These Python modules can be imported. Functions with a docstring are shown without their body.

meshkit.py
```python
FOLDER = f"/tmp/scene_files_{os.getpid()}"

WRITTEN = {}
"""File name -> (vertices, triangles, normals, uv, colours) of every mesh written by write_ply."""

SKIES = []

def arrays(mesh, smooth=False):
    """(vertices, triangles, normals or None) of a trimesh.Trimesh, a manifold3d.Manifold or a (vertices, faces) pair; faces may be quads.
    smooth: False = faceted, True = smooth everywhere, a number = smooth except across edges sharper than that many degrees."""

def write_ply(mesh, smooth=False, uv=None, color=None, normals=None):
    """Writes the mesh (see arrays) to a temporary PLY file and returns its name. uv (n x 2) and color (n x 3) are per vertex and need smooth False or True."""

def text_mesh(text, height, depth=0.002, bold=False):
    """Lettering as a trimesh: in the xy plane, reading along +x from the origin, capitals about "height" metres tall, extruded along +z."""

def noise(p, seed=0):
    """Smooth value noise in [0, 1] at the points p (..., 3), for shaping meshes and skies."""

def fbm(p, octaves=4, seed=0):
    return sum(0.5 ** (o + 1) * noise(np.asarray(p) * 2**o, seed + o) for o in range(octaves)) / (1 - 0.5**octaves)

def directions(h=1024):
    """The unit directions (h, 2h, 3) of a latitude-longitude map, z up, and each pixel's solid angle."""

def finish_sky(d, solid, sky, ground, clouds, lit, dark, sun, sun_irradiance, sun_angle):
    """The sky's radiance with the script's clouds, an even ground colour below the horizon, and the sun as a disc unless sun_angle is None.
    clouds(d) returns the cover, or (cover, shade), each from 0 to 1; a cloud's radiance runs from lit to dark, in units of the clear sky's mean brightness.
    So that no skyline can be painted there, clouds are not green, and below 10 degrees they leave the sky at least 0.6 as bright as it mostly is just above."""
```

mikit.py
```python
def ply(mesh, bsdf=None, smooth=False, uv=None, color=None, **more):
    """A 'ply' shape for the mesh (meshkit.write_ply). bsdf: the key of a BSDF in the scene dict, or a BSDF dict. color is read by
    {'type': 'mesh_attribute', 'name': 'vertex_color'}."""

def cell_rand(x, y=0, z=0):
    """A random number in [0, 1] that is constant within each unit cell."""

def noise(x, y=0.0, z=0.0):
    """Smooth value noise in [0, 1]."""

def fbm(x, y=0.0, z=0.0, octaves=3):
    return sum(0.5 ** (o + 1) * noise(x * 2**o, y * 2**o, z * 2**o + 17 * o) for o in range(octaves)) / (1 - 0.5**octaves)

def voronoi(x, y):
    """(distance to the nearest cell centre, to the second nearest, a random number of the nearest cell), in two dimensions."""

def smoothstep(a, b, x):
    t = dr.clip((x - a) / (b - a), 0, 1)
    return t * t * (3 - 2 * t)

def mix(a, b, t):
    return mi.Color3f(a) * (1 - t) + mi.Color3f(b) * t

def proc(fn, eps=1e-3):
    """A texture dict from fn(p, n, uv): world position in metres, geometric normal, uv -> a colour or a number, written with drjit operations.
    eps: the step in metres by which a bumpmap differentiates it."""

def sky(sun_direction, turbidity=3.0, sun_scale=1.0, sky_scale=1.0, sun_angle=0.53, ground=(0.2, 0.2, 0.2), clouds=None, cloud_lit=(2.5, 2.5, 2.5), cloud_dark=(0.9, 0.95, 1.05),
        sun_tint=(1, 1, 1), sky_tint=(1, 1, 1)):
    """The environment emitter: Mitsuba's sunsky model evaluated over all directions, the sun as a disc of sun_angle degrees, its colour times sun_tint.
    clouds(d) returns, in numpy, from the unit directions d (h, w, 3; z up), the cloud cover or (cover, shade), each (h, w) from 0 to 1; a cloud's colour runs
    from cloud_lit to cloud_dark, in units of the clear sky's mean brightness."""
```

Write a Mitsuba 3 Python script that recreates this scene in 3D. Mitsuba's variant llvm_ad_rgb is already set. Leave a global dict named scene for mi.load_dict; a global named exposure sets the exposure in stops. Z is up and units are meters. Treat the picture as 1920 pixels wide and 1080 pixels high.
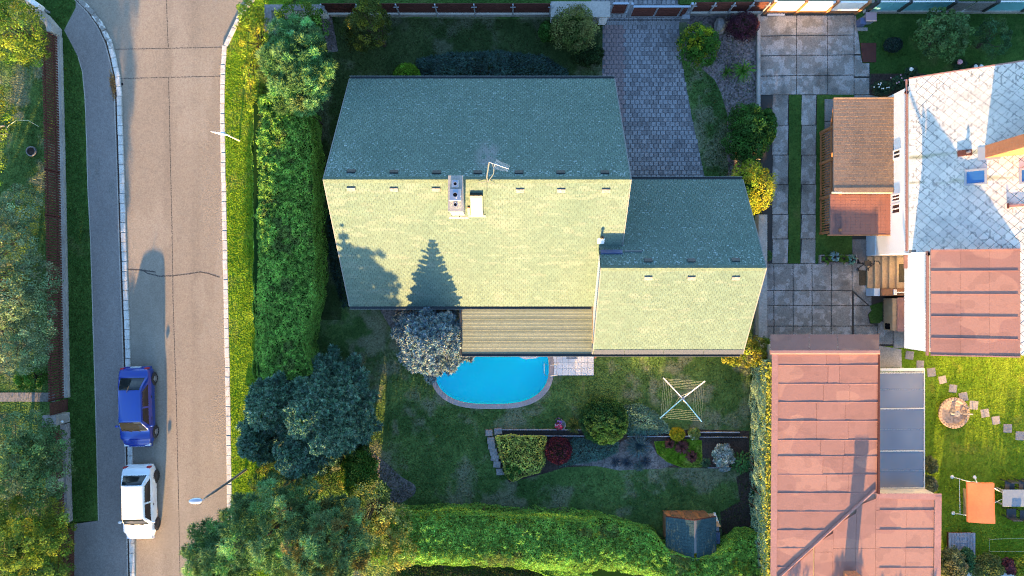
import math
import numpy as np, trimesh, mitsuba as mi, mikit, drjit as dr
from shapely.geometry import Polygon, LineString, box as sbox
from mikit import noise, fbm, voronoi, cell_rand, smoothstep, mix

# ---------------------------------------------------------------- camera, sky, exposure
T = mi.ScalarTransform4f
H, F = 39.0, 1371.0                      # drone height over the ground; focal length in pixels of the 1920 px photograph
exposure = 4.42
SUN_EL, SUN_AZ = math.radians(11.0), math.radians(4.8)
SUN = (-math.sin(SUN_AZ) * math.cos(SUN_EL), -math.cos(SUN_AZ) * math.cos(SUN_EL), math.sin(SUN_EL))
scene, labels = {}, {}
scene['camera'] = {'type': 'perspective', 'fov': math.degrees(2 * math.atan(960 / F)), 'fov_axis': 'x', 'near_clip': 0.5, 'far_clip': 2000.0,
                   'to_world': T().look_at([0, 0, H], [0, 0, 0], [0, 1, 0])}
scene['sky'] = mikit.sky(SUN, turbidity=3, sky_tint=(0.87, 1.02, 1.27), sky_scale=1.08, sun_tint=(1.06, 0.99, 0.96))

# ---------------------------------------------------------------- helpers
rng = np.random.default_rng(7)
def P(px, py, z=0.0):
    k = (H - z) / F
    return ((px - 960) * k, (540 - py) * k)
def PL(pts, z=0.0):
    return [P(a, b, z) for a, b in pts]
_count = {}
def numbered(name):
    n = _count.get(name, 0); _count[name] = n + 1
    return name if n == 0 else f'{name}_{n:03d}'
def tag(k, label=None, cat=None, group=None, kind=None):
    d = labels.setdefault(k, {})
    if label: d['label'] = label
    if cat: d['category'] = cat
    if group: d['group'] = group
    if kind: d['kind'] = kind
    return k
def thing(name, label, cat, group=None):
    return tag(numbered(name), label, cat, group)
def add(name, mesh, mat, parent=None, smooth=False, color=None, **lab):
    k = numbered(f'{parent}__{name}' if parent else name)
    scene[k] = mikit.ply(mesh, 'mat_' + mat, smooth=smooth, color=color)
    if lab: tag(k, **lab)
    if name in ('branches', 'stem'): tag(k, kind='stuff')
    return k
def struct(name, mesh, mat, parent=None, smooth=False, label=None):
    k = add(name, mesh, mat, parent, smooth)
    if parent is None: tag(k, label=label, kind='structure')
    return k
def cat(ms):
    vs, fs, n = [], [], 0
    for m in ms:
        v, f = (m.vertices, m.faces) if hasattr(m, 'vertices') else m
        v, f = np.asarray(v, float), np.asarray(f, int)
        if f.shape[1] == 4: f = np.vstack([f[:, [0, 1, 2]], f[:, [0, 2, 3]]])
        vs.append(v); fs.append(f + n); n += len(v)
    return np.vstack(vs), np.vstack(fs)
BF = np.array([[0, 2, 3], [0, 3, 1], [4, 5, 7], [4, 7, 6], [0, 1, 5], [0, 5, 4], [2, 6, 7], [2, 7, 3], [0, 4, 6], [0, 6, 2], [1, 3, 7], [1, 7, 5]])
def bx(x0, y0, z0, x1, y1, z1):
    x0, x1 = min(x0, x1), max(x0, x1); y0, y1 = min(y0, y1), max(y0, y1)
    return np.array([[x, y, z] for z in (z0, z1) for y in (y0, y1) for x in (x0, x1)], float), BF
def rotz(m, a, c=(0, 0)):
    v = np.array(m[0], float); ca, sa = math.cos(a), math.sin(a)
    x, y = v[:, 0] - c[0], v[:, 1] - c[1]
    v[:, 0], v[:, 1] = c[0] + ca * x - sa * y, c[1] + sa * x + ca * y
    return v, m[1]
def mv(m, d):
    return np.asarray(m[0], float) + np.asarray(d, float), m[1]
def cbox(cx, cy, z0, sx, sy, sz, a=0):
    return rotz(bx(cx - sx / 2, cy - sy / 2, z0, cx + sx / 2, cy + sy / 2, z0 + sz), a, (cx, cy))
def cham(x0, y0, z0, x1, y1, z1, b=0.012):
    """a box with its upper edges chamfered"""
    v = [[x, y, z] for z, o in ((z0, 0), (z1 - b, 0), (z1, b)) for x, y in ((x0 + o, y0 + o), (x1 - o, y0 + o), (x1 - o, y1 - o), (x0 + o, y1 - o))]
    f = [[8, 9, 10], [8, 10, 11]]
    for l in (0, 4):
        for i in range(4):
            j = (i + 1) % 4
            f += [[l + i, l + j, l + 4 + j], [l + i, l + 4 + j, l + 4 + i]]
    return np.array(v, float), np.array(f)
def prism(poly, z0, z1):
    if not hasattr(poly, 'area'): poly = Polygon(poly)
    poly = poly.buffer(0)
    gs = getattr(poly, 'geoms', [poly])
    out = []
    for g in gs:
        if g.area < 1e-5: continue
        m = trimesh.creation.extrude_polygon(g, z1 - z0, engine='earcut'); m.apply_translation((0, 0, z0)); out.append((m.vertices, m.faces))
    return cat(out)
def sheet(poly, z):
    if not hasattr(poly, 'exterior') and not hasattr(poly, 'geoms'): poly = Polygon(poly)
    poly = poly.buffer(0); out = []
    for g in getattr(poly, 'geoms', [poly]):
        if g.area < 1e-5: continue
        v, f = trimesh.creation.triangulate_polygon(g, engine='earcut')
        v = np.column_stack([v, np.full(len(v), z)])
        a, b, c = v[f[:, 0]], v[f[:, 1]], v[f[:, 2]]
        fl = np.cross(b - a, c - a)[:, 2] < 0
        f = np.where(fl[:, None], f[:, ::-1], f); out.append((v, f))
    return cat(out)
def beam(a, b, w, h=None):
    """a rectangular bar from a to b"""
    a, b = np.asarray(a, float), np.asarray(b, float); h = h or w
    t = (b - a) / np.linalg.norm(b - a)
    u = np.cross(t, [0, 0, 1.0]) if abs(t[2]) < .95 else np.array([1.0, 0, 0])
    u /= np.linalg.norm(u); n = np.cross(u, t)
    v = [p + u * i * w / 2 + n * j * h / 2 for p in (a, b) for j in (-1, 1) for i in (-1, 1)]
    return np.array(v), np.array([[0, 2, 3], [0, 3, 1], [4, 5, 7], [4, 7, 6], [0, 1, 5], [0, 5, 4], [2, 6, 7], [2, 7, 3], [0, 4, 6], [0, 6, 2], [1, 3, 7], [1, 7, 5]])
def tube(pts, r, n=6):
    p = np.asarray(pts, float); r = np.broadcast_to(np.asarray(r, float), (len(p),))
    t = np.gradient(p, axis=0); t /= np.linalg.norm(t, axis=1, keepdims=True) + 1e-12
    a = np.cross(t, np.where(np.abs(t[:, 2:]) < .9, [0, 0, 1.0], [1.0, 0, 0])); a /= np.linalg.norm(a, axis=1, keepdims=True) + 1e-12
    b = np.cross(t, a); g = np.arange(n) * 2 * np.pi / n
    v = (p[:, None] + r[:, None, None] * (np.cos(g)[None, :, None] * a[:, None] + np.sin(g)[None, :, None] * b[:, None])).reshape(-1, 3)
    f = []
    for i in range(len(p) - 1):
        for j in range(n):
            k = (j + 1) % n
            f += [[i * n + j, i * n + k, i * n + n + k], [i * n + j, i * n + n + k, i * n + n + j]]
    for i, o in ((0, -1), (len(p) - 1, 1)):
        for j in range(1, n - 1):
            f.append([i * n, i * n + j + 1, i * n + j][::-o] if o > 0 else [i * n, i * n + j + 1, i * n + j])
    return v, np.array(f)
def lathe(prof, n=24, c=(0, 0)):
    prof = np.asarray(prof, float); g = np.arange(n) * 2 * np.pi / n
    v = np.array([[c[0] + r * math.cos(x), c[1] + r * math.sin(x), z] for r, z in prof for x in g]); f = []
    for i in range(len(prof) - 1):
        for j in range(n):
            k = (j + 1) % n
            f += [[i * n + j, i * n + k, i * n + n + k], [i * n + j, i * n + n + k, i * n + n + j]]
    return v, np.array(f)
def ribbon(pts, w, z):
    return sheet(LineString(pts).buffer(w / 2, cap_style=2, join_style=1, quad_segs=4), z)
def slab(p0, u, v, n, a0, a1, b0, b1, t0, t1):
    """a box on an inclined plane: origin p0, axes u (along), v (up the slope), n (normal)"""
    q = np.array([p0 + u * a + v * b + n * t for t in (t0, t1) for b in (b0, b1) for a in (a0, a1)])
    return q, BF

# ---------------------------------------------------------------- materials
def M(k, colour, rough=None, bump=None, **kw):
    tex = mikit.proc(colour) if callable(colour) else {'type': 'rgb', 'value': list(colour)}
    if rough is None: b = {'type': 'diffuse', 'reflectance': tex}
    else: b = {'type': 'principled', 'base_color': tex, 'roughness': rough, **kw}
    if bump: b = {'type': 'bumpmap', 'tex': mikit.proc(bump[0], eps=bump[2] if len(bump) > 2 else .01), 'scale': bump[1], 'b': b}
    scene['mat_' + k] = {'type': 'twosided', 'b': b}
def speck(base, var=.25, f=30., f2=1.2, warm=(1, 1, 1), big=.18):
    def fn(p, n, uv):
        a = (noise(p.x * f, p.y * f, p.z * f) - .5) * 2 * var + 1
        c = (fbm(p.x * f2, p.y * f2, p.z * f2) - .5) * 2 * big + 1
        return mi.Color3f(base) * a * c
    return fn
def road_fn(p, n, uv):
    g = noise(p.x * 38, p.y * 38) * .6 + noise(p.x * 17, p.y * 17) * .4
    w = fbm(p.x * .35, p.y * .12, 3.) * .7 + .3 * fbm(p.x * 1.6, p.y * .5, 5., 3)
    c = mix((.240, .207, .168), (.325, .283, .230), w)
    track = smoothstep(.35, .1, dr.abs(dr.abs(p.x + 17.6) - .75))
    wear = smoothstep(.56, .74, fbm(p.x * .9 + 4, p.y * .35, 6., 4)); return mix(c, (.36, .32, .265), wear * .35) * (.76 + .48 * g) * (1 - .06 * track)
M('road', road_fn, bump=(lambda p, n, uv: noise(p.x * 45, p.y * 45), .012))
def walk_fn(p, n, uv):
    g = noise(p.x * 40, p.y * 40) * .6 + noise(p.x * 15, p.y * 15) * .4
    w = fbm(p.x * .8, p.y * .5, 1.)
    return mix((.19, .175, .17), (.245, .23, .22), w) * (.7 + .6 * g)
M('sidewalk', walk_fn)
def lawn_fn(dark, mid, dry, amt, f=.55):
    def fn(p, n, uv):
        a = fbm(p.x * f, p.y * f, 2., 4); b = fbm(p.x * 2.1 + 9, p.y * 2.1, 5., 3); g = noise(p.x * 24, p.y * 24) * .6 + noise(p.x * 11, p.y * 14) * .4
        c = mix(dark, mid, smoothstep(.3, .7, a * .6 + b * .4))
        d = smoothstep(.62 - amt, .82 - amt, fbm(p.x * .8 + 31, p.y * .7 + 7, 1., 4) * .7 + b * .3)
        return mix(c, dry, d * .75) * (.5 + g)
    return fn
grass_bump = (lambda p, n, uv: noise(p.x * 16, p.y * 16) * .6 + noise(p.x * 34, p.y * 34) * .4, .05)
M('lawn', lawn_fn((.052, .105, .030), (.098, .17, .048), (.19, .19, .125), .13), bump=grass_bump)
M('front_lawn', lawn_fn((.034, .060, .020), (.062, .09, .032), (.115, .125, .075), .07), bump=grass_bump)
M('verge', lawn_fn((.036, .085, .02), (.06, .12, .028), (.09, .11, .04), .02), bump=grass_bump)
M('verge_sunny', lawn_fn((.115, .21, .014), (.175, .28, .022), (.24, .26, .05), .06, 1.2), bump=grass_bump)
M('neighbour_lawn', lawn_fn((.105, .18, .014), (.15, .215, .020), (.19, .20, .03), .06, .8), bump=grass_bump)
M('ground', lawn_fn((.03, .055, .016), (.055, .085, .024), (.09, .08, .05), .1))
M('soil', speck((.055, .042, .036), .5, 22))
M('gravel', speck((.145, .135, .13), .55, 16, big=.35), bump=(lambda p, n, uv: noise(p.x * 14, p.y * 14), .05))
M('mulch', speck((.19, .155, .15), .6, 14, big=.25), bump=(lambda p, n, uv: noise(p.x * 9, p.y * 20), .06))
def kerb_fn(p, n, uv):
    w = smoothstep(.42, .6, fbm(p.x * 5, p.y * 5, 1., 3))
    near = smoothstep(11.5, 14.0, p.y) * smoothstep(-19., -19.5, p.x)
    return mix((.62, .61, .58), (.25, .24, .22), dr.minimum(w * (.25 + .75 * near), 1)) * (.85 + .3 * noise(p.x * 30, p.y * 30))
M('kerb_paint', kerb_fn)
M('concrete', speck((.36, .34, .31), .2, 20, 1.0, big=.3))
M('concrete_dark', speck((.21, .20, .19), .25, 20, 1.0, big=.35))
def slab_fn(p, n, uv):
    a = fbm(p.x * 1.3, p.y * 1.3, 4., 4); s = smoothstep(.5, .62, fbm(p.x * 3.2 + 3, p.y * 3.2, 8., 4)); sp = noise(p.x * 34, p.y * 34)
    d = smoothstep(.55, .75, fbm(p.x * .9 + 17, p.y * .9, 2., 3))
    c = mix((.19, .18, .165), (.28, .27, .25), a)
    return mix(mix(c, (.42, .41, .40), s * .55), (.085, .08, .07), d * .6) * (.72 + .56 * sp)
M('slab', slab_fn)
M('slab_joint', (.06, .058, .055))
M('paver_joint', (.15, .15, .16))
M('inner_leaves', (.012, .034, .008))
M('paver_grey', lambda p, n, uv: mix((.215, .22, .235), (.325, .325, .335), fbm(p.x * .9, p.y * .9, 1., 4)) * (.75 + .5 * noise(p.x * 30, p.y * 30)))
M('paver_dark', lambda p, n, uv: mix((.165, .162, .17), (.245, .24, .245), fbm(p.x * .9, p.y * .9, 1., 4)) * (.75 + .5 * noise(p.x * 30, p.y * 30)))
M('paver_red', lambda p, n, uv: mix((.21, .165, .165), (.29, .215, .21), fbm(p.x * .9, p.y * .9, 1., 4)) * (.75 + .5 * noise(p.x * 30, p.y * 30)))
M('tar', (.09, .082, .075))
# green bitumen shingles with pale lichen
def shingle_fn(p, n, uv):
    g = noise(p.x * 45, p.y * 45, p.z * 45)
    tone = fbm(p.x * .7, p.y * .5, p.z * .3, 3)
    row = dr.floor(p.z / .097); tab = cell_rand(p.x / .19 + .5 * (row - 2 * dr.floor(row / 2)), row, dr.floor(n.y + 2)); c = mix((.082, .142, .118), (.110, .167, .139), tone) * (.84 + .32 * g) * (.90 + .20 * tab)
    north = smoothstep(.2, .5, n.y); south = 1 - north
    sp = noise(p.x * 12.5 + 3, p.y * 16, p.z * 12); sp2 = noise(p.x * 23 + 5, p.y * 28, p.z * 21)
    edge = smoothstep(-6.2, -8.1, p.x) * smoothstep(7.5, 5., p.y) + smoothstep(6.2, 4.6, p.y) * smoothstep(7., 8., p.z) * .8 + smoothstep(5.4, 6.3, p.z) * smoothstep(5., 3.2, p.z - p.z + dr.abs(p.y - .9) + 2.4) * .6
    thr = .875 - .15 * dr.minimum(edge, 1.) - .07 * fbm(p.x * .8, p.y * .8, 3., 2)
    lich = smoothstep(thr, thr + .05, sp) * north
    c = mix(c, (.30, .39, .39), dr.minimum(lich * .75 + smoothstep(thr - .11, thr - .03, sp2) * north * .45, .9))
    blot = smoothstep(.60, .74, fbm(p.x * 1.6, p.y * 8., 9., 4) + .10 * smoothstep(5.5, 7.8, p.z) + .06 * smoothstep(-5.5, -7.5, p.x)) * south
    c = mix(c, (.24, .27, .24), blot * .20)
    soot = smoothstep(.75, .2, dr.sqrt(dr.square((p.x + 1.05) / 1.0) + dr.square((p.y - 5.8) / 1.4))) * smoothstep(.35, .6, fbm(p.x * 4, p.y * 4, 3., 3))
    return mix(c, (.24, .23, .24), soot * .6)
M('shingle', shingle_fn, .75, specular=.3)
M('shingle_gap', (.055, .088, .078))
M('ridge_green', speck((.12, .165, .13), .3, 25))
M('green_sheet', lambda p, n, uv: mix((.155, .185, .135), (.215, .235, .17), fbm(p.x * .8, p.y * 7, 2., 3)) * (.85 + .3 * noise(p.x * 18, p.y * 30)), .6)
M('green_sheet_dark', lambda p, n, uv: mix((.125, .15, .105), (.185, .20, .145), fbm(p.x * .8, p.y * 7, 2., 3)) * (.85 + .3 * noise(p.x * 18, p.y * 30)), .6)
M('gutter', (.045, .05, .05), .45)
M('gutter_lip', (.20, .215, .215))
M('render_beige', speck((.56, .50, .40), .08, 25))
M('white_wall', speck((.86, .85, .82), .04, 25, .6, big=.04))
M('pale_blue_wall', speck((.46, .56, .66), .06, 25))
M('white_paint', (.78, .78, .77), .4)
M('cream_paint', (.62, .56, .45), .45)
M('grey_metal', (.34, .35, .37), .45, metallic=.3)
M('eave_metal', (.085, .10, .13))
M('galvanised', (.55, .57, .6), .3, metallic=.85)
M('black_hole', (.012, .012, .014))
M('black_plastic', (.03, .032, .036), .4)
M('dark_wood', lambda p, n, uv: mix((.075, .032, .028), (.125, .055, .045), fbm(p.x * 3, p.y * 3, p.z * 9, 3)) * (.8 + .4 * noise(p.x * 30, p.y * 30, p.z * 30)))
M('brown_plank', lambda p, n, uv: mix((.16, .075, .04), (.30, .15, .08), fbm(p.x * 9, p.y * 3, p.z * 1.5, 4)), .6)
M('rust_wood', lambda p, n, uv: mix((.26, .10, .04), (.40, .17, .07), fbm(p.x * 3, p.y * 3, p.z * 5, 3)), .6)
M('pale_wood', lambda p, n, uv: mix((.34, .24, .15), (.46, .34, .22), fbm(p.x * 2, p.y * 9, p.z * 3, 3)))
M('grey_wood', lambda p, n, uv: mix((.22, .24, .27), (.34, .36, .40), fbm(p.x * 9, p.y * 1.2, 3., 4)) * (.75 + .5 * noise(p.x * 40, p.y * 6)))
M('bark', speck((.075, .06, .048), .4, 14))
def red_fn(tint):
    def fn(p, n, uv):
        a = fbm(p.x * .8, p.y * .8, p.z, 3); st = smoothstep(.53, .56, fbm(p.x * .62 + 5, p.y * .95 + 2, 3., 2)); sp = smoothstep(.70, .73, noise(p.x * 2.3, p.y * 2.9, 7.))
        c = mix((.272, .142, .112), (.312, .162, .130), a) * mi.Color3f(tint)
        return mix(mix(c, (.385, .205, .15), st * .6), (.22, .115, .09), sp * .3) * (.93 + .14 * noise(p.x * 25, p.y * 25, p.z * 25))
    return fn
for i, t in enumerate(((1, 1, 1), (.95, .94, .94), (1.04, 1.03, 1.03))): M(f'red_sheet_{i}', red_fn(t), .55, specular=.3)
M('red_trim', speck((.32, .165, .138), .12, 18, 1.5), .5)
M('brown_shingle', lambda p, n, uv: mix((.24, .165, .115), (.33, .225, .155), fbm(p.x * 1.1, p.y * .8, 3., 3)) * (.8 + .4 * noise(p.x * 30, p.y * 30)))
M('orange_tile', lambda p, n, uv: mix(mix((.29, .13, .10), (.36, .165, .12), fbm(p.x, p.y, 1., 3)), (.12, .09, .09), smoothstep(.54, .72, fbm(p.x * 1.1 + 2, p.y * .7 + 5, 2., 3)) * .7))
def diamond_fn(t):
    def fn(p, n, uv):
        s = smoothstep(.68, .78, noise(p.x * 12, p.y * 12, p.z * 12)) * .6; m = smoothstep(.56, .74, fbm(p.x * 1.2, p.y * 1.6, 4., 3)) * .35
        st = smoothstep(.16, .02, dr.abs(dr.abs(p.y - 5.55) - .62)) * smoothstep(.35, .6, fbm(p.x * 1.5, p.y * 4, 2., 3))
        c = mix(mix(mi.Color3f(t), (.16, .165, .16), s), (.40, .40, .38), m)
        return mix(c, (.27, .28, .16), st * .75)
    return fn
for i, t in enumerate(((.66, .63, .57), (.60, .575, .53), (.70, .665, .60))): M(f'diamond_{i}', diamond_fn(t))
M('roof_felt', (.17, .17, .17))
M('shed_shingle', speck((.045, .082, .088), .3, 25))
M('brick', lambda p, n, uv: mix((.42, .17, .09), (.56, .26, .14), fbm(p.x * 6, p.y * 6, p.z * 9, 3)))
M('mortar', (.45, .42, .38))
M('terracotta', speck((.42, .20, .12), .2, 25))
M('stone_warm', speck((.36, .27, .21), .35, 12))
M('stone_pale', speck((.27, .245, .235), .3, 16))
M('stone_grey', speck((.24, .235, .235), .3, 16))
M('coping', speck((.33, .30, .31), .22, 24, 2.5))
M('pool_liner', lambda p, n, uv: mix((.001, .78, .95), (.004, .88, .98), fbm(p.x * .5, p.y * .5, 1., 2)))
scene['mat_water'] = {'type': 'thindielectric', 'int_ior': 1.33}
M('tile_white', speck((.80, .78, .76), .05, 20))
M('tile_tan', speck((.45, .35, .24), .15, 18))
M('grout', (.36, .34, .33))
M('turquoise_panel', (.14, .40, .46), .35)
M('panel_white', (.74, .73, .70), .5)
M('glass_dark', (.012, .016, .02), .05, specular=.8)
M('car_glass', (.012, .016, .02), .05, specular=.5)
M('poly_sheet', lambda p, n, uv: mix((.12, .135, .165), (.235, .23, .235), fbm(p.x * .6, p.y * .4, 2., 3)), .22, specular=.7, clearcoat=.5)
M('skylight_glass', (.03, .12, .32), .08, specular=.8)
M('car_blue', (.002, .028, .25), .12, clearcoat=1.0, clearcoat_gloss=.95, specular=.8)
M('car_white', (.78, .80, .82), .25, clearcoat=1.0, specular=.5)
M('rubber', (.022, .022, .024), .7)
M('rim', (.5, .52, .55), .3, metallic=.8)
M('lamp_red', (.4, .02, .02), .2)
M('lamp_clear', (.7, .72, .75), .15)
M('orange_canvas', speck((.62, .20, .09), .08, 20))
M('grey_plastic', (.20, .235, .28), .5)
M('blue_plastic', (.07, .10, .20), .4)
M('rope', (.55, .60, .45))
M('clothes_line', (.36, .40, .30))
M('mint_metal', (.42, .72, .72), .35)
M('mat_dark', speck((.075, .07, .055), .3, 25))
M('flower_red', (.62, .03, .08))
M('flower_purple', (.25, .10, .45))
M('flower_pink', (.72, .36, .42))
M('flower_white', (.78, .78, .74))
scene['mat_leaf'] = {'type': 'principledthin', 'base_color': {'type': 'mesh_attribute', 'name': 'vertex_color'}, 'roughness': .55, 'diff_trans': .55, 'spec_trans': 0.0, 'eta': 1.35}
scene['mat_needle'] = {'type': 'twosided', 'b': {'type': 'diffuse', 'reflectance': {'type': 'mesh_attribute', 'name': 'vertex_color'}}}

# ================================================================ the ground and the street
pc = P(922, 690); hw, hh = 107 * H / F, 67 * H / F
def stadium(grow, n=96):
    """the outline of the swimming pool, cut out of the ground and the lawn"""
    g = np.linspace(0, 2 * np.pi, n, endpoint=False); ex = 2.9; c, s = np.cos(g), np.sin(g)
    return np.column_stack([pc[0] + (hw + grow) * np.sign(c) * np.abs(c) ** (2 / ex), pc[1] + (hh + grow) * np.sign(s) * np.abs(s) ** (2 / ex * 1.25)])
HOLE = Polygon(stadium(.1))
struct('ground', sheet(sbox(-400, -400, 400, 400).difference(HOLE), -.02), 'ground')
LK = [(86, -60), (112, -25), (135, -10), (150, 0), (172, 22), (192, 50), (207, 82), (215, 112), (221, 140), (224.5, 175), (226, 225), (227.5, 270), (230, 342), (233, 445), (236, 540), (238.5, 600), (241, 680), (245, 850), (249, 1060), (251, 1160), (256, 1400)]
RK = [(540, -50), (505, -25), (475, 0), (452, 30), (435, 65), (422, 92), (419.5, 130), (418, 175), (418, 212), (419, 270), (421, 370), (424, 520), (426, 615), (428, 715), (429.5, 790), (430.5, 885), (432, 1000), (433.5, 1090), (436, 1170), (441, 1400)]
lk, rk = LineString(PL(LK)), LineString(PL(RK))
road_poly = Polygon(PL(LK) + PL(RK)[::-1] + PL([(1200, -60), (1200, -330), (-400, -330), (-400, -60)]))
struct('road', sheet(road_poly, .004), 'road')
# dark joints and a crack in the asphalt, laid 4 mm above it
for pts in ([(312, -60), (313, 30), (315.5, 89)], [(316, 145), (317.5, 200), (319.5, 300), (322.5, 420), (324.5, 560), (327, 640), (331, 760), (333, 860), (335.5, 960), (338, 1100)], [(216, 92.5), (300, 91), (421, 88.5)], [(226, 147.5), (320, 145), (413, 143)]):
    struct('joint', ribbon(PL(pts), .036, .008), 'tar', 'road')
struct('crack', cat([ribbon(PL([(236, 505), (262, 506), (292, 510)]), .07, .008), ribbon(PL([(266, 506), (278, 513), (300, 518), (325, 517), (350, 514), (375, 510), (392, 513), (412, 520)]), .06, .0085)]), 'tar', 'road')
struct('gully_grate', prism(PL([(228, 156), (231, 156), (231, 160), (228, 160)]), .005, .03), 'black_hole', 'road')
def kerb(name, line, side, n0, label):
    L = line.length; n = int(L / .515); ms = 0
    for i in range(n):
        s = (i + .5) * L / n; a, b = line.interpolate(s - .01), line.interpolate(s + .01); c = line.interpolate(s)
        if abs(c.y) > 16.4: continue
        ang = math.atan2(b.y - a.y, b.x - a.x)
        m = cham(-.247, -.125, -.05, .247, .125, .115 + rng.uniform(-.008, .008), .02)
        m = mv(rotz(m, ang + rng.uniform(-.012, .012)), (c.x + rng.uniform(-.008, .008), c.y, 0))
        struct('stone', m, 'kerb_paint', name)
    tag(name, label, kind='structure')
_count['left_kerb'] = 1; _count['right_kerb'] = 1
kerb('left_kerb', lk, 1, 0, 'white painted kerb stones along the pavement side of the road')
kerb('right_kerb', rk, 1, 0, 'white painted kerb stones beside the sunny verge')
SWL = [(128, -60), (135, -20), (144, 0), (144, 15), (133, 36), (122, 58), (135, 82), (148, 108), (156, 135), (161, 188), (164, 270), (166, 352), (171, 445), (174, 540), (176, 615), (180, 740), (184, 885), (186, 975), (141, 982), (141, 1100), (143, 1400)]
edge_l = PL([(a - 9, b) for a, b in LK])
walk = Polygon(PL(SWL) + edge_l[::-1]).buffer(0)
struct('pavement', prism(walk, -.05, .09), 'sidewalk')
struct('edging_strip', ribbon(PL([(a - 8.2, b) for a, b in LK[3:-1]]), .07, .096), 'concrete', 'pavement')
struct('dirt_gap', sheet(LineString(PL([(a - 5.6, b) for a, b in LK[3:-1]])).buffer(.045), .098), 'soil', 'pavement')
struct('border_strip', ribbon(PL([(x + .5, y) for x, y in SWL[7:18]]), .05, .096), 'concrete', 'pavement')
struct('repair_patch', prism(PL([(170, 298), (188, 298), (189, 343), (171, 343)]), .085, .095), 'concrete_dark', 'pavement')
struct('repair_patch', prism(PL([(207, 345), (214, 336), (217, 350), (218, 372), (212, 372), (206, 360)]), .085, .095), 'concrete_dark', 'pavement')
verge = Polygon(PL(SWL[:18]) + PL([(130, 978), (127, 800), (124, 560), (119, 300), (115, 140), (112, 66), (100, 40), (60, 0), (0, -60)]))
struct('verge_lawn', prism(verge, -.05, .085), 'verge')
vr = Polygon(PL([(a + 4.5, b) for a, b in RK]) + PL([(520, 1400), (505, 1090), (490, 700), (488, 300), (486, 120), (520, 30), (560, -10)]))
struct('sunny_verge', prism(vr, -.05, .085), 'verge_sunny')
struct('left_garden', sheet(PL([(-600, -60), (60, -20), (113, 70), (118, 300), (126, 745), (128, 1400), (-600, 1400)]), .004), 'lawn')
struct('garden_path', prism(PL([(-300, 736), (104, 736), (104, 753), (-300, 753)]), -.03, .03), 'concrete_dark')
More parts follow.
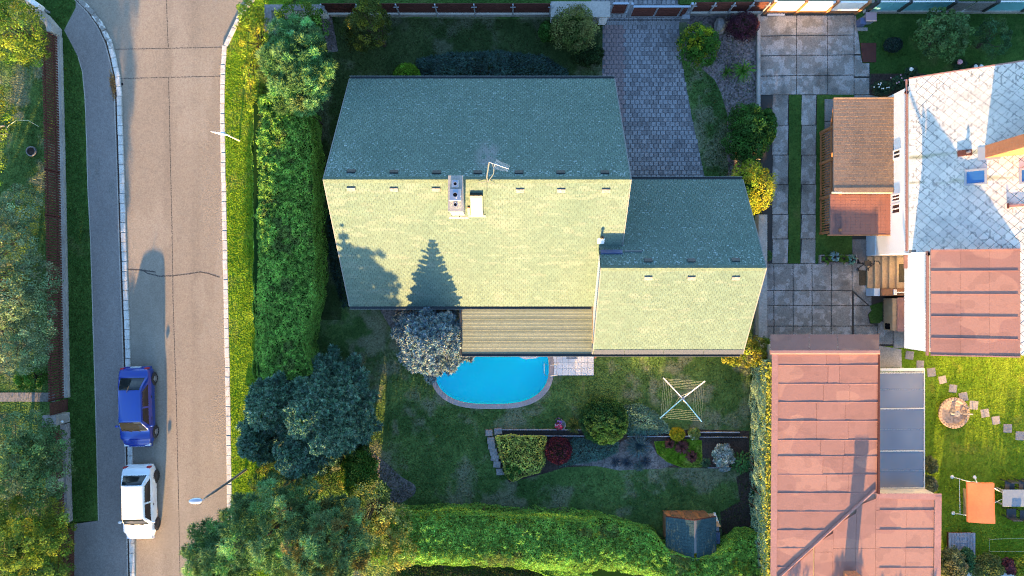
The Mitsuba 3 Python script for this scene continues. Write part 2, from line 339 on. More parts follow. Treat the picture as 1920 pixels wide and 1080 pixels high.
# the plot of the green roofed house
plot = Polygon(PL([(560, 30), (1424, 22), (1424, 640), (1400, 1030), (1390, 1120), (600, 1120), (560, 700)]))
struct('lawn', sheet(plot.difference(HOLE), .004), 'lawn')
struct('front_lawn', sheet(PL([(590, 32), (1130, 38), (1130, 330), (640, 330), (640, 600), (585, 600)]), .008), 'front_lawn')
struct('front_strip', sheet(PL([(560, -2), (1120, -8), (1120, 6), (560, 12)]), .006), 'verge')
struct('front_strip', sheet(PL([(1272, -10), (1414, -10), (1408, 3), (1276, 8)]), .006), 'verge')
struct('neighbour_strip', sheet(PL([(1640, -14), (2100, -14), (2100, 2), (1640, 2)]), .006), 'verge')
struct('side_lawn', sheet(PL([(1280, 118), (1312, 130), (1340, 150), (1352, 175), (1364, 215), (1362, 260), (1366, 335), (1325, 335)]), .008), 'lawn')
struct('mulch_bed', sheet(PL([(1290, 24), (1418, 24), (1418, 310), (1366, 335), (1362, 260), (1364, 215), (1352, 175), (1340, 150), (1312, 125), (1282, 112)]), .0065), 'mulch')
struct('gravel_patch', sheet(Polygon(PL([(700, 560), (850, 560), (850, 672), (800, 672), (768, 650), (745, 632), (728, 608)])).difference(HOLE), .009), 'gravel')
struct('gravel_patch', sheet(LineString(PL([(692, 862), (716, 880), (742, 905), (765, 918), (745, 930)])).buffer(.42), .0085), 'gravel')
struct('gravel_patch', sheet(PL([(1072, 872), (1100, 864), (1130, 862), (1150, 848), (1165, 828), (1180, 820), (1222, 832), (1232, 852), (1262, 872), (1240, 879), (1200, 880), (1160, 882), (1120, 874)]), .0085), 'gravel')
struct('flower_bed', sheet(PL([(928, 804), (1105, 804), (1150, 805), (1250, 808), (1310, 805), (1405, 808), (1404, 880), (1330, 878), (1224, 876), (1160, 872), (1060, 876), (1020, 888), (955, 905), (936, 870)]), .007), 'soil')
struct('soil_strip', sheet(PL([(1380, 895), (1408, 880), (1405, 1030), (1355, 1010), (1350, 960), (1388, 940)]), .0075), 'soil')
struct('moss_patch', sheet(PL([(1226, 828), (1300, 822), (1316, 826), (1317, 876), (1280, 877), (1250, 866), (1232, 850)]), .012), 'verge_sunny')
struct('terrace', prism(Polygon(PL([(845, 560), (1118, 560), (1118, 672), (866, 672), (866, 612), (845, 612)])).difference(Polygon(stadium(.2))), -.03, .02), 'terracotta')
# driveway of interlocking pavers
def pavers(key, poly, z, px, py, pick, mats, limit=300, cen=(0, 0)):
    """bone shaped pavers: the LIMIT nearest ones as parts, the rest joined"""
    shp = np.array([(-.5, -.42), (-.28, -.5), (.28, -.5), (.5, -.42), (.40, 0), (.5, .42), (.28, .5), (-.28, .5), (-.5, .42), (-.40, 0)])
    b = poly.bounds; items = []
    for r in range(int((b[3] - b[1]) / py) + 1):
        for c in range(int((b[2] - b[0]) / px) + 2):
            x, y = b[0] + (c + .5 * (r % 2)) * px, b[1] + (r + .5) * py
            if poly.contains(sbox(x - .16 * px, y - .3 * py, x + .16 * px, y + .3 * py)): items.append((math.hypot(x - cen[0], y - cen[1]), x, y, c))
    items.sort(); rest = {}
    for i, (d, x, y, c) in enumerate(items):
        wd = (1.0 if c % 2 else .86); o = shp * (px * wd * .985, py * .965)
        if c % 2: o = o * (1, 1)
        zt = z + rng.uniform(-.004, .004); n = len(o)
        v = np.vstack([np.column_stack([o + (x, y), np.full(n, zt - .04)]), np.column_stack([o * .96 + (x, y), np.full(n, zt)])])
        f = [[n, n + k, n + k + 1] for k in range(1, n - 1)] + [q for k in range(n) for q in ([k, (k + 1) % n, n + (k + 1) % n], [k, n + (k + 1) % n, n + k])]
        m = mats[pick(x, y)]
        if i < limit: struct('paver', (v, np.array(f)), m, key)
        else: rest.setdefault(m, []).append((v, np.array(f)))
    for m, ms in rest.items():
        tag(struct('small_pavers', cat(ms), m, key), kind='stuff')
DRV = PL([(1130, 48), (1273, 48), (1277, 110), (1297, 220), (1322, 336), (1150, 336), (1129, 148)])
struct('driveway', sheet(DRV, .010), 'paver_joint')
_rb = P(1172, 0)[0]
pavers('driveway', Polygon(DRV), .04, .25, .235, lambda x, y: 0 if x < _rb else (1 if rng.random() < .62 else 2), ['paver_red', 'paver_grey', 'paver_dark'], cen=P(1230, 120))
_count['driveway_border'] = 1
for i in range(30):
    a = P(1137 + i * 4.55, 43.5); struct('border_brick', cham(a[0] + .006, a[1] - .1, 0, a[0] + .124, a[1] + .1, .035), 'paver_grey', 'driveway_border')
tag('driveway_border', 'pale row of border bricks inside the gate', kind='structure')
DR2 = PL([(1104, -30), (1268, -30), (1271, 7), (1290, 22), (1290, 42), (1135, 42), (1135, 22), (1110, 7)])
struct('gateway', sheet(DR2, .010), 'paver_joint')
pavers('gateway', Polygon(DR2), .04, .25, .235, lambda x, y: 0 if rng.random() < .75 else 1, ['paver_grey', 'paver_dark'], cen=P(1200, 10))
# concrete slab yard of the neighbour
XL, YL = [1425, 1493, 1551.5, 1601], [29, 67, 104, 142, 178]
struct('courtyard', sheet(PL([(1424, 24), (1634, 24), (1634, 470), (1700, 470), (1700, 690), (1640, 690), (1430, 640)]), .006), 'slab_joint')
def flag(poly, m='slab', par='courtyard', z=.04):
    p = Polygon(PL(poly)).buffer(-.018, join_style=2); q = p.buffer(-.012, join_style=2); zt = z + rng.uniform(-.006, .006)
    a, b = np.array(p.exterior.coords)[:-1], np.array(q.exterior.coords)[:-1]
    if len(a) != len(b): struct('slab', prism(p, 0, zt), m, par); return
    if p.exterior.is_ccw is False: a, b = a[::-1], b[::-1]
    n = len(a); v = np.vstack([np.column_stack([a, np.zeros(n)]), np.column_stack([a, np.full(n, zt - .01)]), np.column_stack([b, np.full(n, zt)])])
    f = [[2 * n, 2 * n + k, 2 * n + k + 1] for k in range(1, n - 1)]
    for l in (0, n):
        for k in range(n):
            j = (k + 1) % n; f += [[l + k, l + j, l + n + j], [l + k, l + n + j, l + n + k]]
    struct('slab', (v, np.array(f)), m, par)
def jx(a): return a + rng.uniform(-.6, .6)
for i in range(3):
    for j in range(4):
        flag([(XL[i], YL[j] + (1.5 if i == 0 else 0)), (XL[i + 1], YL[j] + (0 if i < 2 else -1)), (XL[i + 1], YL[j + 1] + (4 if i == 2 and j == 3 else 0) - (1 if i == 2 else 0)), (XL[i], YL[j + 1] + (1 if i == 0 else 0))])
flag([(1601, 29), (1605, 29), (1614, 102), (1601, 102)]); flag([(1601, 104), (1614, 104), (1617, 118), (1630, 118), (1630, 144), (1601, 144)]); flag([(1601, 146), (1630, 146), (1630, 178), (1601, 178)])
flag([(1601, 178), (1634, 178), (1660, 184), (1601, 186)])
ys = [178, 235, 291, 346, 402, 448, 494]
for a, b in zip(ys, ys[1:]):
    flag([(1448, a), (1478.5, a), (1477, b), (1446.5, b)]); flag([(1503, a), (1531, a), (1529, b), (1500, b)])
for a, b in ((185, 228), (228, 290), (290, 350), (350, 420)): flag([(1545, a), (1566, a), (1566, b), (1545, b)], 'concrete_dark')
flag([(1597, 448), (1634, 448), (1634, 470), (1634, 493), (1597, 493)], 'concrete_dark')
xs = [1424, 1450.5, 1486.5, 1522, 1558, 1597]
for a, b in zip(xs, xs[1:]):
    for c, d in ((494, 545), (545, 572.5), (572.5, 611.5), (611.5, 650)): flag([(a, c), (b, c), (b + .5, d), (a + .5, d)])
flag([(1597, 494), (1634, 494), (1634, 576), (1628, 572), (1597, 544)]); flag([(1600, 549), (1628, 572.5), (1600, 572.5)]); flag([(1600, 572.5), (1630, 573), (1634, 582), (1627, 590), (1630, 605), (1644, 611), (1600, 611)]); flag([(1600, 611), (1645, 611), (1645, 650), (1600, 650)])
flag([(1645, 600), (1674, 606), (1674, 646), (1645, 646)]); flag([(1674, 606), (1702, 606), (1702, 650), (1690, 653), (1674, 653)], 'concrete'); flag([(1645, 647), (1690, 654), (1691, 690), (1645, 690)], 'concrete')
struct('grass_strip', prism(PL([(1479, 178), (1502, 178), (1499.5, 494), (1477.5, 494)]), 0, .06), 'verge')
struct('grass_strip', prism(PL([(1531.5, 178), (1600, 178), (1600, 186), (1545, 186), (1545, 440), (1597, 440), (1597, 494), (1528, 494)]), 0, .05), 'verge')
struct('grass_strip', prism(PL([(1630, 573), (1654, 566), (1654, 600), (1648, 606), (1632, 606), (1628, 590), (1634, 582)]), 0, .047), 'verge')
struct('front_garden', sheet(PL([(1604, 24), (2200, 24), (2200, 240), (1634, 178), (1630, 120), (1617, 118)]), .008), 'verge')
struct('rose_bed', sheet(PL([(1632, 138), (1730, 138), (1760, 148), (1720, 185), (1632, 178)]), .012), 'soil')
struct('back_garden', sheet(PL([(1640, 650), (2300, 620), (2300, 1250), (1640, 1250)]), .008), 'neighbour_lawn')
struct('dark_mat', prism(PL([(1613, 81), (1642, 81), (1642, 117), (1617, 117)]), .012, .05), 'dark_wood')
struct('side_path', sheet(PL([(1418, 405), (1436, 405), (1436, 660), (1412, 660)]), .012), 'gravel')
struct('lane', sheet(PL([(1414, -20), (1640, -20), (1640, 6), (1414, 6)]), .007), 'road')
# stepping stones in the back lawn, the paved corner at the bottom edge
STEP = [(1705, 666), (1725, 683), (1746, 698), (1767, 712), (1786.5, 728.5), (1806, 744), (1825.5, 759.5), (1846.5, 774.5), (1867, 788), (1889, 803), (1912, 817), (1934, 832)]
_count['stepping_stone_path'] = 1
for i, (a, b) in enumerate(STEP):
    c = P(a, b); s = rng.uniform(.40, .48); struct('stone', mv(rotz(cham(-s / 2, -s / 2, -.02, s / 2, s / 2, .035, .015), rng.uniform(-.25, .25)), (c[0], c[1], 0)), 'stone_pale', 'stepping_stone_path')
tag('stepping_stone_path', 'row of square stepping stones crossing the sunny lawn diagonally', kind='structure')
struct('white_paving', prism(PL([(1795, 1066), (1850, 1063), (1850, 1130), (1795, 1130)]), 0, .03), 'tile_white')
struct('white_paving', prism(PL([(1866, 1064), (2000, 1062), (2000, 1130), (1866, 1130)]), 0, .03), 'tile_white')

# ================================================================ plant builders
def unit(v): return v / (np.linalg.norm(v, axis=-1, keepdims=True) + 1e-9)
def sphere_pts(n, r_=None, up=False):
    v = unit(rng.normal(size=(n, 3)))
    if up: v[:, 2] = np.abs(v[:, 2])
    return v
def tint(n, base, var=.22, second=None, share=.0):
    """one colour per leaf: the plant's own variation between leaves"""
    c = np.tile(np.asarray(base, float), (n, 1)) * 1.15
    if second is not None:
        s = rng.random(n) < share; c[s] = second
    c *= np.exp(rng.normal(0, var, (n, 1))) * (1 + rng.normal(0, .06, (n, 3)))
    return np.clip(c, .002, .9)
def leaves(Pn, N, size, col, aspect=.5, jit=.6, flat=False):
    """diamond leaves, two triangles folded at the midrib"""
    n = len(Pn); size = np.broadcast_to(size, (n,)) * rng.uniform(.65, 1.35, n)
    N = unit(N + jit * rng.normal(size=(n, 3)))
    u = unit(np.cross(N, rng.normal(size=(n, 3)))); w = np.cross(N, u)
    a = size[:, None]; q = np.stack([Pn - u * a * .5, Pn + w * a * aspect * .5 + N * a * .08, Pn + u * a * .5, Pn - w * a * aspect * .5 + N * a * .08], 1)
    v = q.reshape(-1, 3); i = np.arange(n)[:, None] * 4
    f = np.vstack([i + [0, 2, 1], i + [0, 3, 2]])
    return v, f, np.repeat(col, 4, 0)
def needles(C, A, length, width, k, spread, col):
    """tufts: K thin triangles from each point C, fanned round the axis A"""
    n = len(C); d = unit(np.repeat(unit(A), k, 0) + spread * rng.normal(size=(n * k, 3)))
    p = np.repeat(C, k, 0); s = unit(np.cross(d, rng.normal(size=(n * k, 3)))) * width * .5
    L = np.broadcast_to(length, (n,)).repeat(k)[:, None] * rng.uniform(.7, 1.25, (n * k, 1))
    v = np.stack([p - s, p + s, p + d * L], 1).reshape(-1, 3); f = np.arange(n * k * 3).reshape(-1, 3)
    return v, f, np.repeat(np.repeat(col, k, 0), 3, 0)
def joinc(parts):
    v, f, c, n = [], [], [], 0
    for a, b, d in parts:
        v.append(a); f.append(b + n); c.append(d); n += len(a)
    return np.vstack(v), np.vstack(f), np.vstack(c)
def foliage(parts, parent, name='foliage', mat='leaf'):
    v, f, c = joinc(parts); keep = v[:, 2] > -.02
    v[:, 2] = np.maximum(v[:, 2], .01)
    return add(name, (v, f), mat, parent, color=c)
def limbs(base, tips, r, parent, name='branches', mat='bark'):
    ms = []
    for t in tips:
        m = (np.asarray(base) * .5 + np.asarray(t) * .5) + rng.normal(0, .08, 3) * np.linalg.norm(np.asarray(t) - base)
        ms.append(tube([base, m, t], [r, r * .6, r * .22], 5))
    return add(name, cat(ms), mat, parent)
def clump_cloud(c, rad, ncl, rc, top=-.3, lo=.72, hi=1.06):
    """clump centres on an ellipsoid with uneven radius"""
    m = max(6, int(ncl * 2 / (1 - top))); i = np.arange(m) + .5; zz = 1 - 2 * i / m; g = i * 2.39996 + rng.uniform(0, 6.28); rr = np.sqrt(1 - zz * zz)
    d = unit(np.column_stack([rr * np.cos(g), rr * np.sin(g), zz]) + rng.normal(0, .8 / math.sqrt(m), (m, 3))); d = d[d[:, 2] > top]
    k = rng.uniform(lo, hi, (len(d), 1))
    return np.asarray(c) + d * np.asarray(rad) * k, d, rc * rng.uniform(.65, 1.3, len(d))
def leafy(cl, dirs, rcs, per, size, base, second=None, share=0, aspect=.55, cvar=.25, lvar=.2, jit=.55):
    """leaves over the surface of each clump; each clump keeps one tone of the plant"""
    n = len(cl); idx = np.repeat(np.arange(n), per); d = unit(sphere_pts(n * per) + .55 * dirs[idx] + [0, 0, .25])
    p = cl[idx] + d * rcs[idx, None] * rng.uniform(.55, 1.05, (n * per, 1))
    cc = tint(n, base, cvar, second, share)[idx] * np.exp(rng.normal(0, lvar, (n * per, 1)))
    return leaves(p, d, size, np.clip(cc, .002, .9), aspect, jit)
def core(c, rad, parent):
    """the twiggy inside of a dense shrub"""
    m = trimesh.creation.icosphere(subdivisions=2); v = m.vertices * np.asarray(rad) * (1 + rng.normal(0, .06, (len(m.vertices), 1))) + c
    v[:, 2] = np.maximum(v[:, 2], .02)
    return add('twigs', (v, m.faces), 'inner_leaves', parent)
def bush(name, label, cat_, px, py, rpx, rpy, h, base, second=None, share=0, leaf=.10, per=60, rc=None, ncl=None, group=None, aspect=.55, zc=None, cvar=.2, mat='leaf', dome=False):
    """a rounded shrub whose outline covers (px, py) +- (rpx, rpy) in the photograph, h metres tall"""
    z = h * .5 if zc is None else zc; x, y = P(px, py, z); k = (H - z) / F; rx, ry = rpx * k, rpy * k
    t = thing(name, label, cat_, group); rc = rc or .22 * min(rx, ry) + .03
    c, rad = (x, y, h * .45), (rx - rc * .7, ry - rc * .7, h * .55 - rc * .6); A = rx * ry + (rx + ry) * h
    ncl = ncl or int(1.1 * A / rc ** 2) + 8
    if dome: rc *= .6; rad = (rx - rc * .7, ry - rc * .7, h * .55 - rc * .6); ncl = int(2.2 * A / rc ** 2 * .5) + 8; per = int(per * .6)
    a = clump_cloud(c, rad, ncl, rc, lo=.94 if dome else .72, hi=1.0 if dome else 1.06); parts = [leafy(*a, per, leaf, base, second, share, aspect, cvar)]
    foliage(parts, t, mat=mat); core(c, (rad[0] * (.85 if dome else .66), rad[1] * (.85 if dome else .66), rad[2] * (.85 if dome else .66)), t)
    ms = [tube([(x + rng.normal(0, .05), y + rng.normal(0, .05), 0), (x + rx * .3 * math.cos(g), y + ry * .3 * math.sin(g), h * .5)], [.03, .015], 5) for g in np.arange(4) * 1.57]
    add('stem', cat(ms), 'bark', t)
    return t
def hedge(name, label, poly, h, base, second, share, leaf=.105, dens=760, var=.2, wob=.22, waist=.03, hf=None, cat_='hedge', edge=.22):
    """a clipped hedge: sprays over the top and the sides of a wobbling box, and inside it"""
    t = thing(name, label, cat_); g0 = Polygon(poly).buffer(-.10).buffer(.04); g = g0.buffer(.07); b = g.bounds
    n = int(g.area * dens * 1.5); q = np.column_stack([rng.uniform(b[0], b[2], n * 3), rng.uniform(b[1], b[3], n * 3)])
    import shapely
    q = q[shapely.contains_xy(g, q[:, 0], q[:, 1])][:n]
    hf = hf or (lambda q: np.full(len(q), float(h)))
    bump = lambda q: .5 * (meshnoise(q * .9) - .5) * wob * 2 + (meshnoise(q * 3.1) - .5) * wob * .9
    zt = hf(q) + bump(q) - edge * np.exp(-shapely.distance(shapely.points(q), g.exterior) / .13); parts = []; g = g0
    tuftz = .16 * (meshnoise(q * 5.5 + 11) - .5) + .10 * (meshnoise(q * 11 + 5) - .5); P1 = np.column_stack([q, zt + tuftz - rng.exponential(.06, len(q))]); big = meshnoise(q * 1.7 + 40)
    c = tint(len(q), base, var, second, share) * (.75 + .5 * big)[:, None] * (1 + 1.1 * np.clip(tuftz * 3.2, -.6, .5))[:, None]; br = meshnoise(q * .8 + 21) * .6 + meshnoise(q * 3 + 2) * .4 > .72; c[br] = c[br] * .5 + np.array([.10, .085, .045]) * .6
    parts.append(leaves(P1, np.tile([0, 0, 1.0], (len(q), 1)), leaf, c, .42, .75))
    L = g.exterior.length; m = int(L * h * dens * 1.1); s = rng.uniform(0, L, m); pt = shapely.line_interpolate_point(g.exterior, s); xy = shapely.get_coordinates(pt)
    d2 = shapely.get_coordinates(shapely.line_interpolate_point(g.exterior, np.minimum(s + .05, L))) - xy; nn = unit(np.column_stack([d2[:, 1], -d2[:, 0], np.zeros(m)]))
    if not g.exterior.is_ccw: nn = -nn
    hl = hf(xy); z = hl * rng.random(m) ** .7; off = (meshnoise(np.column_stack([s * 1.3, z * 1.6])) - .5) * wob + (meshnoise(np.column_stack([s * 4, z * 4]) + 9) - .5) * .12 + waist * np.sin(z / hl * 2.6)
    P2 = np.column_stack([xy, z]) + nn * off[:, None]
    c2 = tint(m, base, var, second, share) * (.75 + .5 * meshnoise(np.column_stack([s * 1.7, z * 1.7])))[:, None]
    parts.append(leaves(P2, nn + [0, 0, .35], leaf, c2, .42, .75))
    foliage(parts, t)
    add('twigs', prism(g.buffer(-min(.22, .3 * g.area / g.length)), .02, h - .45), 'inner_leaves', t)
    sk = [tube([(x, y, 0), (x, y, h * .7)], [.05, .025], 5) for x, y in q[:: max(1, len(q) // 40)]]
    add('stem', cat(sk), 'bark', t)
    return t
def meshnoise(q):
    import meshkit
    q = np.asarray(q, float)
    return meshkit.noise(np.column_stack([q, np.zeros(len(q))]) if q.shape[1] == 2 else q)
def spruce(name, label, px, py, h, r, base, zc=None, second=None, share=0, whorls=22, group=None, wid=.075, dens=1.0, tip=None, cat_='tree', low=.12):
    """a conical conifer: whorls of drooping branches carrying flat sprays of needles"""
    z = h * .6 if zc is None else zc; x, y = P(px, py, z); t = thing(name, label, cat_, group)
    add('trunk', tube([(x, y, 0), (x + .03, y, h * .5), (x, y, h * .96)], [.05 + .018 * h, .03 + .009 * h, .015], 8), 'bark', t)
    C, A, S, br = [], [], [], []
    lv, lf = lathe([(r * .55 * (1 - f) * (1 + .12 * math.sin(9 * f)) + .01, h * (low + .04 + (.93 - low) * f)) for f in np.linspace(0, 1, 10)], 14, (x, y)); add('twigs', (lv * 1.0, lf), 'inner_leaves', t)  # solid inner cone added to keep sun from passing through the crown
    for w in range(whorls):
        f = (w + rng.uniform(0, .9)) / whorls; zz = h * (low + (1 - low) * f); R = r * (1 - f) ** .84 * rng.uniform(.85, 1.1) + .02
        nb = max(4, int(12 - 8 * f)); g0 = rng.uniform(0, 6.28)
        for b in range(nb):
            g = g0 + b * 6.283 / nb + rng.normal(0, .12); L = R * rng.uniform(.75, 1.12); dr = np.array([math.cos(g), math.sin(g), 0]); side = np.array([-dr[1], dr[0], 0])
            rise = .35 * f - .18 + rng.normal(0, .06); k = max(4, int(L / .085 * dens)); s = np.linspace(.15, 1, k)
            line = np.array([x, y, zz]) + dr * (s * L)[:, None] + np.array([0, 0, 1]) * (rise * L * s - .10 * L * s ** 2 + .16 * L * s ** 3)[:, None]
            br.append(tube([(x, y, zz), line[-1]], [.02, .006], 3))
            for sd in (-1, 0, 1):
                fan = np.tile(dr * .75 + side * sd * .85 + [0, 0, .22], (k, 1)); wv = (.10 * (1 - f) + .30 * L * (1 - s)) * (1 if sd else 1.0)
                for q in ((.35, .8, 1.1) if sd else (.6,)):
                    C.append(line + side * sd * (wv * q * .9)[:, None] + dr * (wv * q * .45)[:, None] + rng.normal(0, .02, (k, 3))); A.append(fan); S.append(np.full(k, f))
    C, A, S = np.vstack(C), np.vstack(A), np.concatenate(S); n = len(C)
    col = tint(n, base, .2, second, share)
    tipf = np.clip(.75 + .6 * meshnoise(C * [2.6, 2.6, 2.6]), .7, 1.4)[:, None]; foliage([needles(C, A, .20 * (1 - .72 * S ** 2), wid, 5, .42, np.clip(col * tipf, .002, .9))], t, 'crown', 'needle'); add('branches', cat(br), 'bark', t)
    return t
def pine(name, label, px, py, rpx, rpy, h, base, second=None, share=0, ncl=90, rc=.30, zc=None, group=None, k=46, zlow=.35, length=.2, wid=.028):
    """a pine: rounded pom-pom shoots of long needles at the ends of its limbs"""
    z = h * .72 if zc is None else zc; x, y = P(px, py, z); kk = (H - z) / F; t = thing(name, label, 'tree', group)
    add('trunk', tube([(x, y, 0), (x + .1, y - .05, h * .5), (x, y, h * .9)], [.06 + .02 * h, .05 + .01 * h, .03], 8), 'bark', t)
    c = np.array([x, y, h * (1 + zlow) * .5]); rad = np.array([rpx * kk - rc * .6, rpy * kk - rc * .6, h * (1 - zlow) * .5 - rc * .5])
    cl, d, rcs = clump_cloud(c, rad, ncl, rc, -.55, .55, 1.08); inn = rng.random(len(cl)) < .18; cl[inn] = c + (cl[inn] - c) * .7
    C, A, cols = [], [], []
    cc = tint(len(cl), base, .36, second, share)
    for i in range(len(cl)):
        m = int(21 * (rcs[i] / .3) ** 2) + 6; u = unit(sphere_pts(m) + .5 * d[i] + [0, 0, .45]); C.append(cl[i] + u * rcs[i] * rng.uniform(.3, .8, (m, 1))); A.append(u + [0, 0, .3]); cols.append(np.repeat(cc[i:i + 1], m, 0) * np.exp(rng.normal(0, .15, (m, 1))))
    C, A, cols = np.vstack(C), np.vstack(A), np.vstack(cols)
    foliage([needles(C, A, length, wid, max(6, k // 4), .55, np.clip(cols, .002, .9))], t, 'crown', 'needle')
    limbs((x, y, h * .45), [q - (q - c) * .22 - [0, 0, .15] for q in cl[::6]], .035, t)
    return t
def broadleaf(name, label, crowns, base, second=None, share=0, leaf=.11, per=70, rc=.3, group=None, trunk=None, ncl=None, cvar=.25, dens=1.0, cat_='tree'):
    """a leafy tree: crowns is a list of (px, py, rpx, rpy, z, half height)"""
    t = thing(name, label, cat_, group); parts, tips = [], []
    for px, py, rpx, rpy, z, hh in crowns:
        x, y = P(px, py, z); k = (H - z) / F; rad = (max(rpx * k - rc * .7, .15), max(rpy * k - rc * .7, .15), max(hh - rc * .6, .12))
        n = ncl or int(dens * .9 * (rad[0] * rad[1] + hh * (rad[0] + rad[1])) / rc ** 2) + 5
        a = clump_cloud((x, y, z), rad, n, rc, -.5); parts.append(leafy(*a, per, leaf, base, second, share, .55, cvar)); tips += [q - [0, 0, rc] for q in a[0][::6]]
    x, y = trunk or P(crowns[0][0], crowns[0][1], crowns[0][4]); zb = min(c[4] - c[5] * .5 for c in crowns)
    add('trunk', tube([(x, y, 0), (x + .08, y + .03, max(zb * .6, .15)), (x, y, max(zb, .3))], [.11, .085, .06], 8), 'bark', t)
    limbs((x, y, max(zb * .8, .25)), tips, .04, t); foliage(parts, t, 'crown')
    return t
def ground_cover(name, label, cat_, poly, h, base, second=None, share=0, dens=330, leaf=.14, mat='needle', group=None, spread=.5, k=4, wid=.02):
    """a low spreading juniper or grass mat over a ground polygon"""
    import shapely
    t = thing(name, label, cat_, group); g = Polygon(poly).buffer(0); b = g.bounds; n = int(g.area * dens); q = np.column_stack([rng.uniform(b[0], b[2], n * 3), rng.uniform(b[1], b[3], n * 3)])
    q = q[shapely.contains_xy(g, q[:, 0], q[:, 1])][:n]; ed = shapely.distance(shapely.points(q), g.exterior); z = h * np.clip(ed / .5, .12, 1) ** .6 * (.65 + .7 * meshnoise(q * 1.6))
    cen = np.array(g.centroid.coords[0]); out = unit(np.column_stack([q - cen, np.zeros(len(q))])); C = np.column_stack([q, z * rng.uniform(.55, 1, len(q))])
    col = tint(len(q), base, .2, second, share) * (.75 + .5 * meshnoise(q * 2.3 + 7))[:, None]
    foliage([needles(C, out * .7 + [0, 0, .75], leaf, wid, k, spread, col)], t, mat=mat)
    add('stem', cat([tube([(cen[0], cen[1], .02), (x, y, max(.04, zz * .5))], [.02, .008], 4) for x, y, zz in C[:: max(1, len(C) // 30)]]), 'bark', t)
    return t
def tuft(name, label, px, py, rpx, h, base, n=70, wid=.03, second=None, share=0, group=None, cat_='plant'):
    """arching grassy leaves from one crown"""
    x, y = P(px, py, h * .5); t = thing(name, label, cat_, group); R = rpx * H / F; vs, fs, cs, m = [], [], [], 0; col = tint(n, base, .2, second, share)
    for i in range(n):
        g, L = rng.uniform(0, 6.283), R * rng.uniform(.55, 1.1); d = np.array([math.cos(g), math.sin(g), 0]); s = np.array([-d[1], d[0], 0]) * wid * .5; o = np.array([x, y, 0]) + d * rng.uniform(0, .1)
        hh = h * rng.uniform(.6, 1.1); p = [o, o + d * L * .45 + [0, 0, hh], o + d * L * .8 + [0, 0, hh * .85], o + d * L + [0, 0, hh * .35]]
        v = np.array([p[0] - s, p[0] + s, p[1] - s, p[1] + s, p[2] - s * .8, p[2] + s * .8, p[3]]); vs.append(v); fs.append(np.array([[0, 1, 3], [0, 3, 2], [2, 3, 5], [2, 5, 4], [4, 5, 6]]) + m); m += 7; cs.append(np.repeat(col[i:i + 1], 7, 0))
    add('leaves', (np.vstack(vs), np.vstack(fs)), 'leaf', t, color=np.vstack(cs))
    return t

# ================================================================ the house with the green shingle roof
HOUSE = thing('house', 'large house with green shingle gable roofs, half sunlit and half shaded, beside the pool', 'house')
class Slope:
    """a roof plane over the eave line p0 + u * a, rising along v"""
    def __init__(s, p0, u, v):
        s.p0, s.u, s.v = np.asarray(p0, float), unit(np.asarray(u, float)), np.asarray(v, float)
        s.L = np.linalg.norm(s.v); s.v = s.v / s.L; s.n = np.cross(s.u, s.v)
        if s.n[2] < 0: s.n = -s.n
    def at(s, a, b, t=0): return s.p0 + s.u * a + s.v * b + s.n * t
    def slab(s, a0, a1, b0, b1, t0, t1): return slab(s.p0, s.u, s.v, s.n, a0, a1, b0, b1, t0, t1)
    def ab(s, px, py):
        """slope coordinates of the point of the plane that the photograph shows at a pixel"""
        d = np.array([(px - 960) / F, (540 - py) / F, -1.0]); o = np.array([0, 0, H]); k = s.n @ (s.p0 - o) / (s.n @ d); q = o + d * k - s.p0
        return q @ s.u, q @ s.v
def shingles(s, rects, e=.145, w=.19):
    vs, fs, n = [], [], 0; base = np.array([[0, 1, 2], [0, 2, 3], [4, 5, 1], [4, 1, 0]])
    for a0, a1, b0, b1 in rects:
        for r in range(int((b1 - b0) / e) + 1):
            b = b0 + r * e; bt = min(b + e * 1.08, b1 + .01)
            if b >= b1: break
            x = a0 - (w * .5 if r % 2 else 0)
            while x < a1:
                l, rr = max(x + .007, a0), min(x + w - .007, a1); x += w
                if rr - l < .03: continue
                t = .020 + rng.uniform(-.004, .006); q = [s.at(l, b, t), s.at(rr, b, t + rng.uniform(-.002, .002)), s.at(rr, bt, .007), s.at(l, bt, .007), s.at(l, b, 0), s.at(rr, b, 0)]
                vs.append(q); fs.append(base + n); n += 6
    return np.array(vs).reshape(-1, 3), np.vstack(fs)
YE_N, YE_S, YR, ZE, ZR, X0, X1 = 10.29, -.89, 4.6, 3.0, 8.0, -8.0, 5.05
mainN = Slope((X1, YE_N, ZE), (-1, 0, 0), (0, YR - YE_N, ZR - ZE)); mainS = Slope((X0, YE_S, ZE), (1, 0, 0), (0, YR - YE_S, ZR - ZE))
WX0, WX1, WYN, WYS, WYR, WZR = 3.97, 11.36, 5.33, -3.24, .9, 6.35
wingN = Slope((WX1, WYN, ZE), (-1, 0, 0), (0, WYR - WYN, WZR - ZE)); wingS = Slope((WX0, WYS, ZE), (1, 0, 0), (0, WYR - WYS, WZR - ZE))
W1, W2 = X1 - X0, WX1 - WX0
for nm, s, rects in (('shaded_roof', mainN, [(0, W1, 0, mainN.L)]), ('sunny_roof', mainS, [(0, W1, 0, mainS.L)]),
                     ('wing_shaded_roof', wingN, [(0, WX1 - 4.86, 0, wingN.L), (WX1 - 4.86, W2, wingN.L * .66, wingN.L)]), ('wing_sunny_roof', wingS, [(0, W2, .22, wingS.L)])):
    k = add(nm, cat([s.slab(a0, a1, b0 - (.22 if nm == 'wing_sunny_roof' else 0), b1, -.16, 0) for a0, a1, b0, b1 in rects]), 'shingle_gap', HOUSE)
    tag(add('shingles', shingles(s, rects), 'shingle', k), kind='stuff')
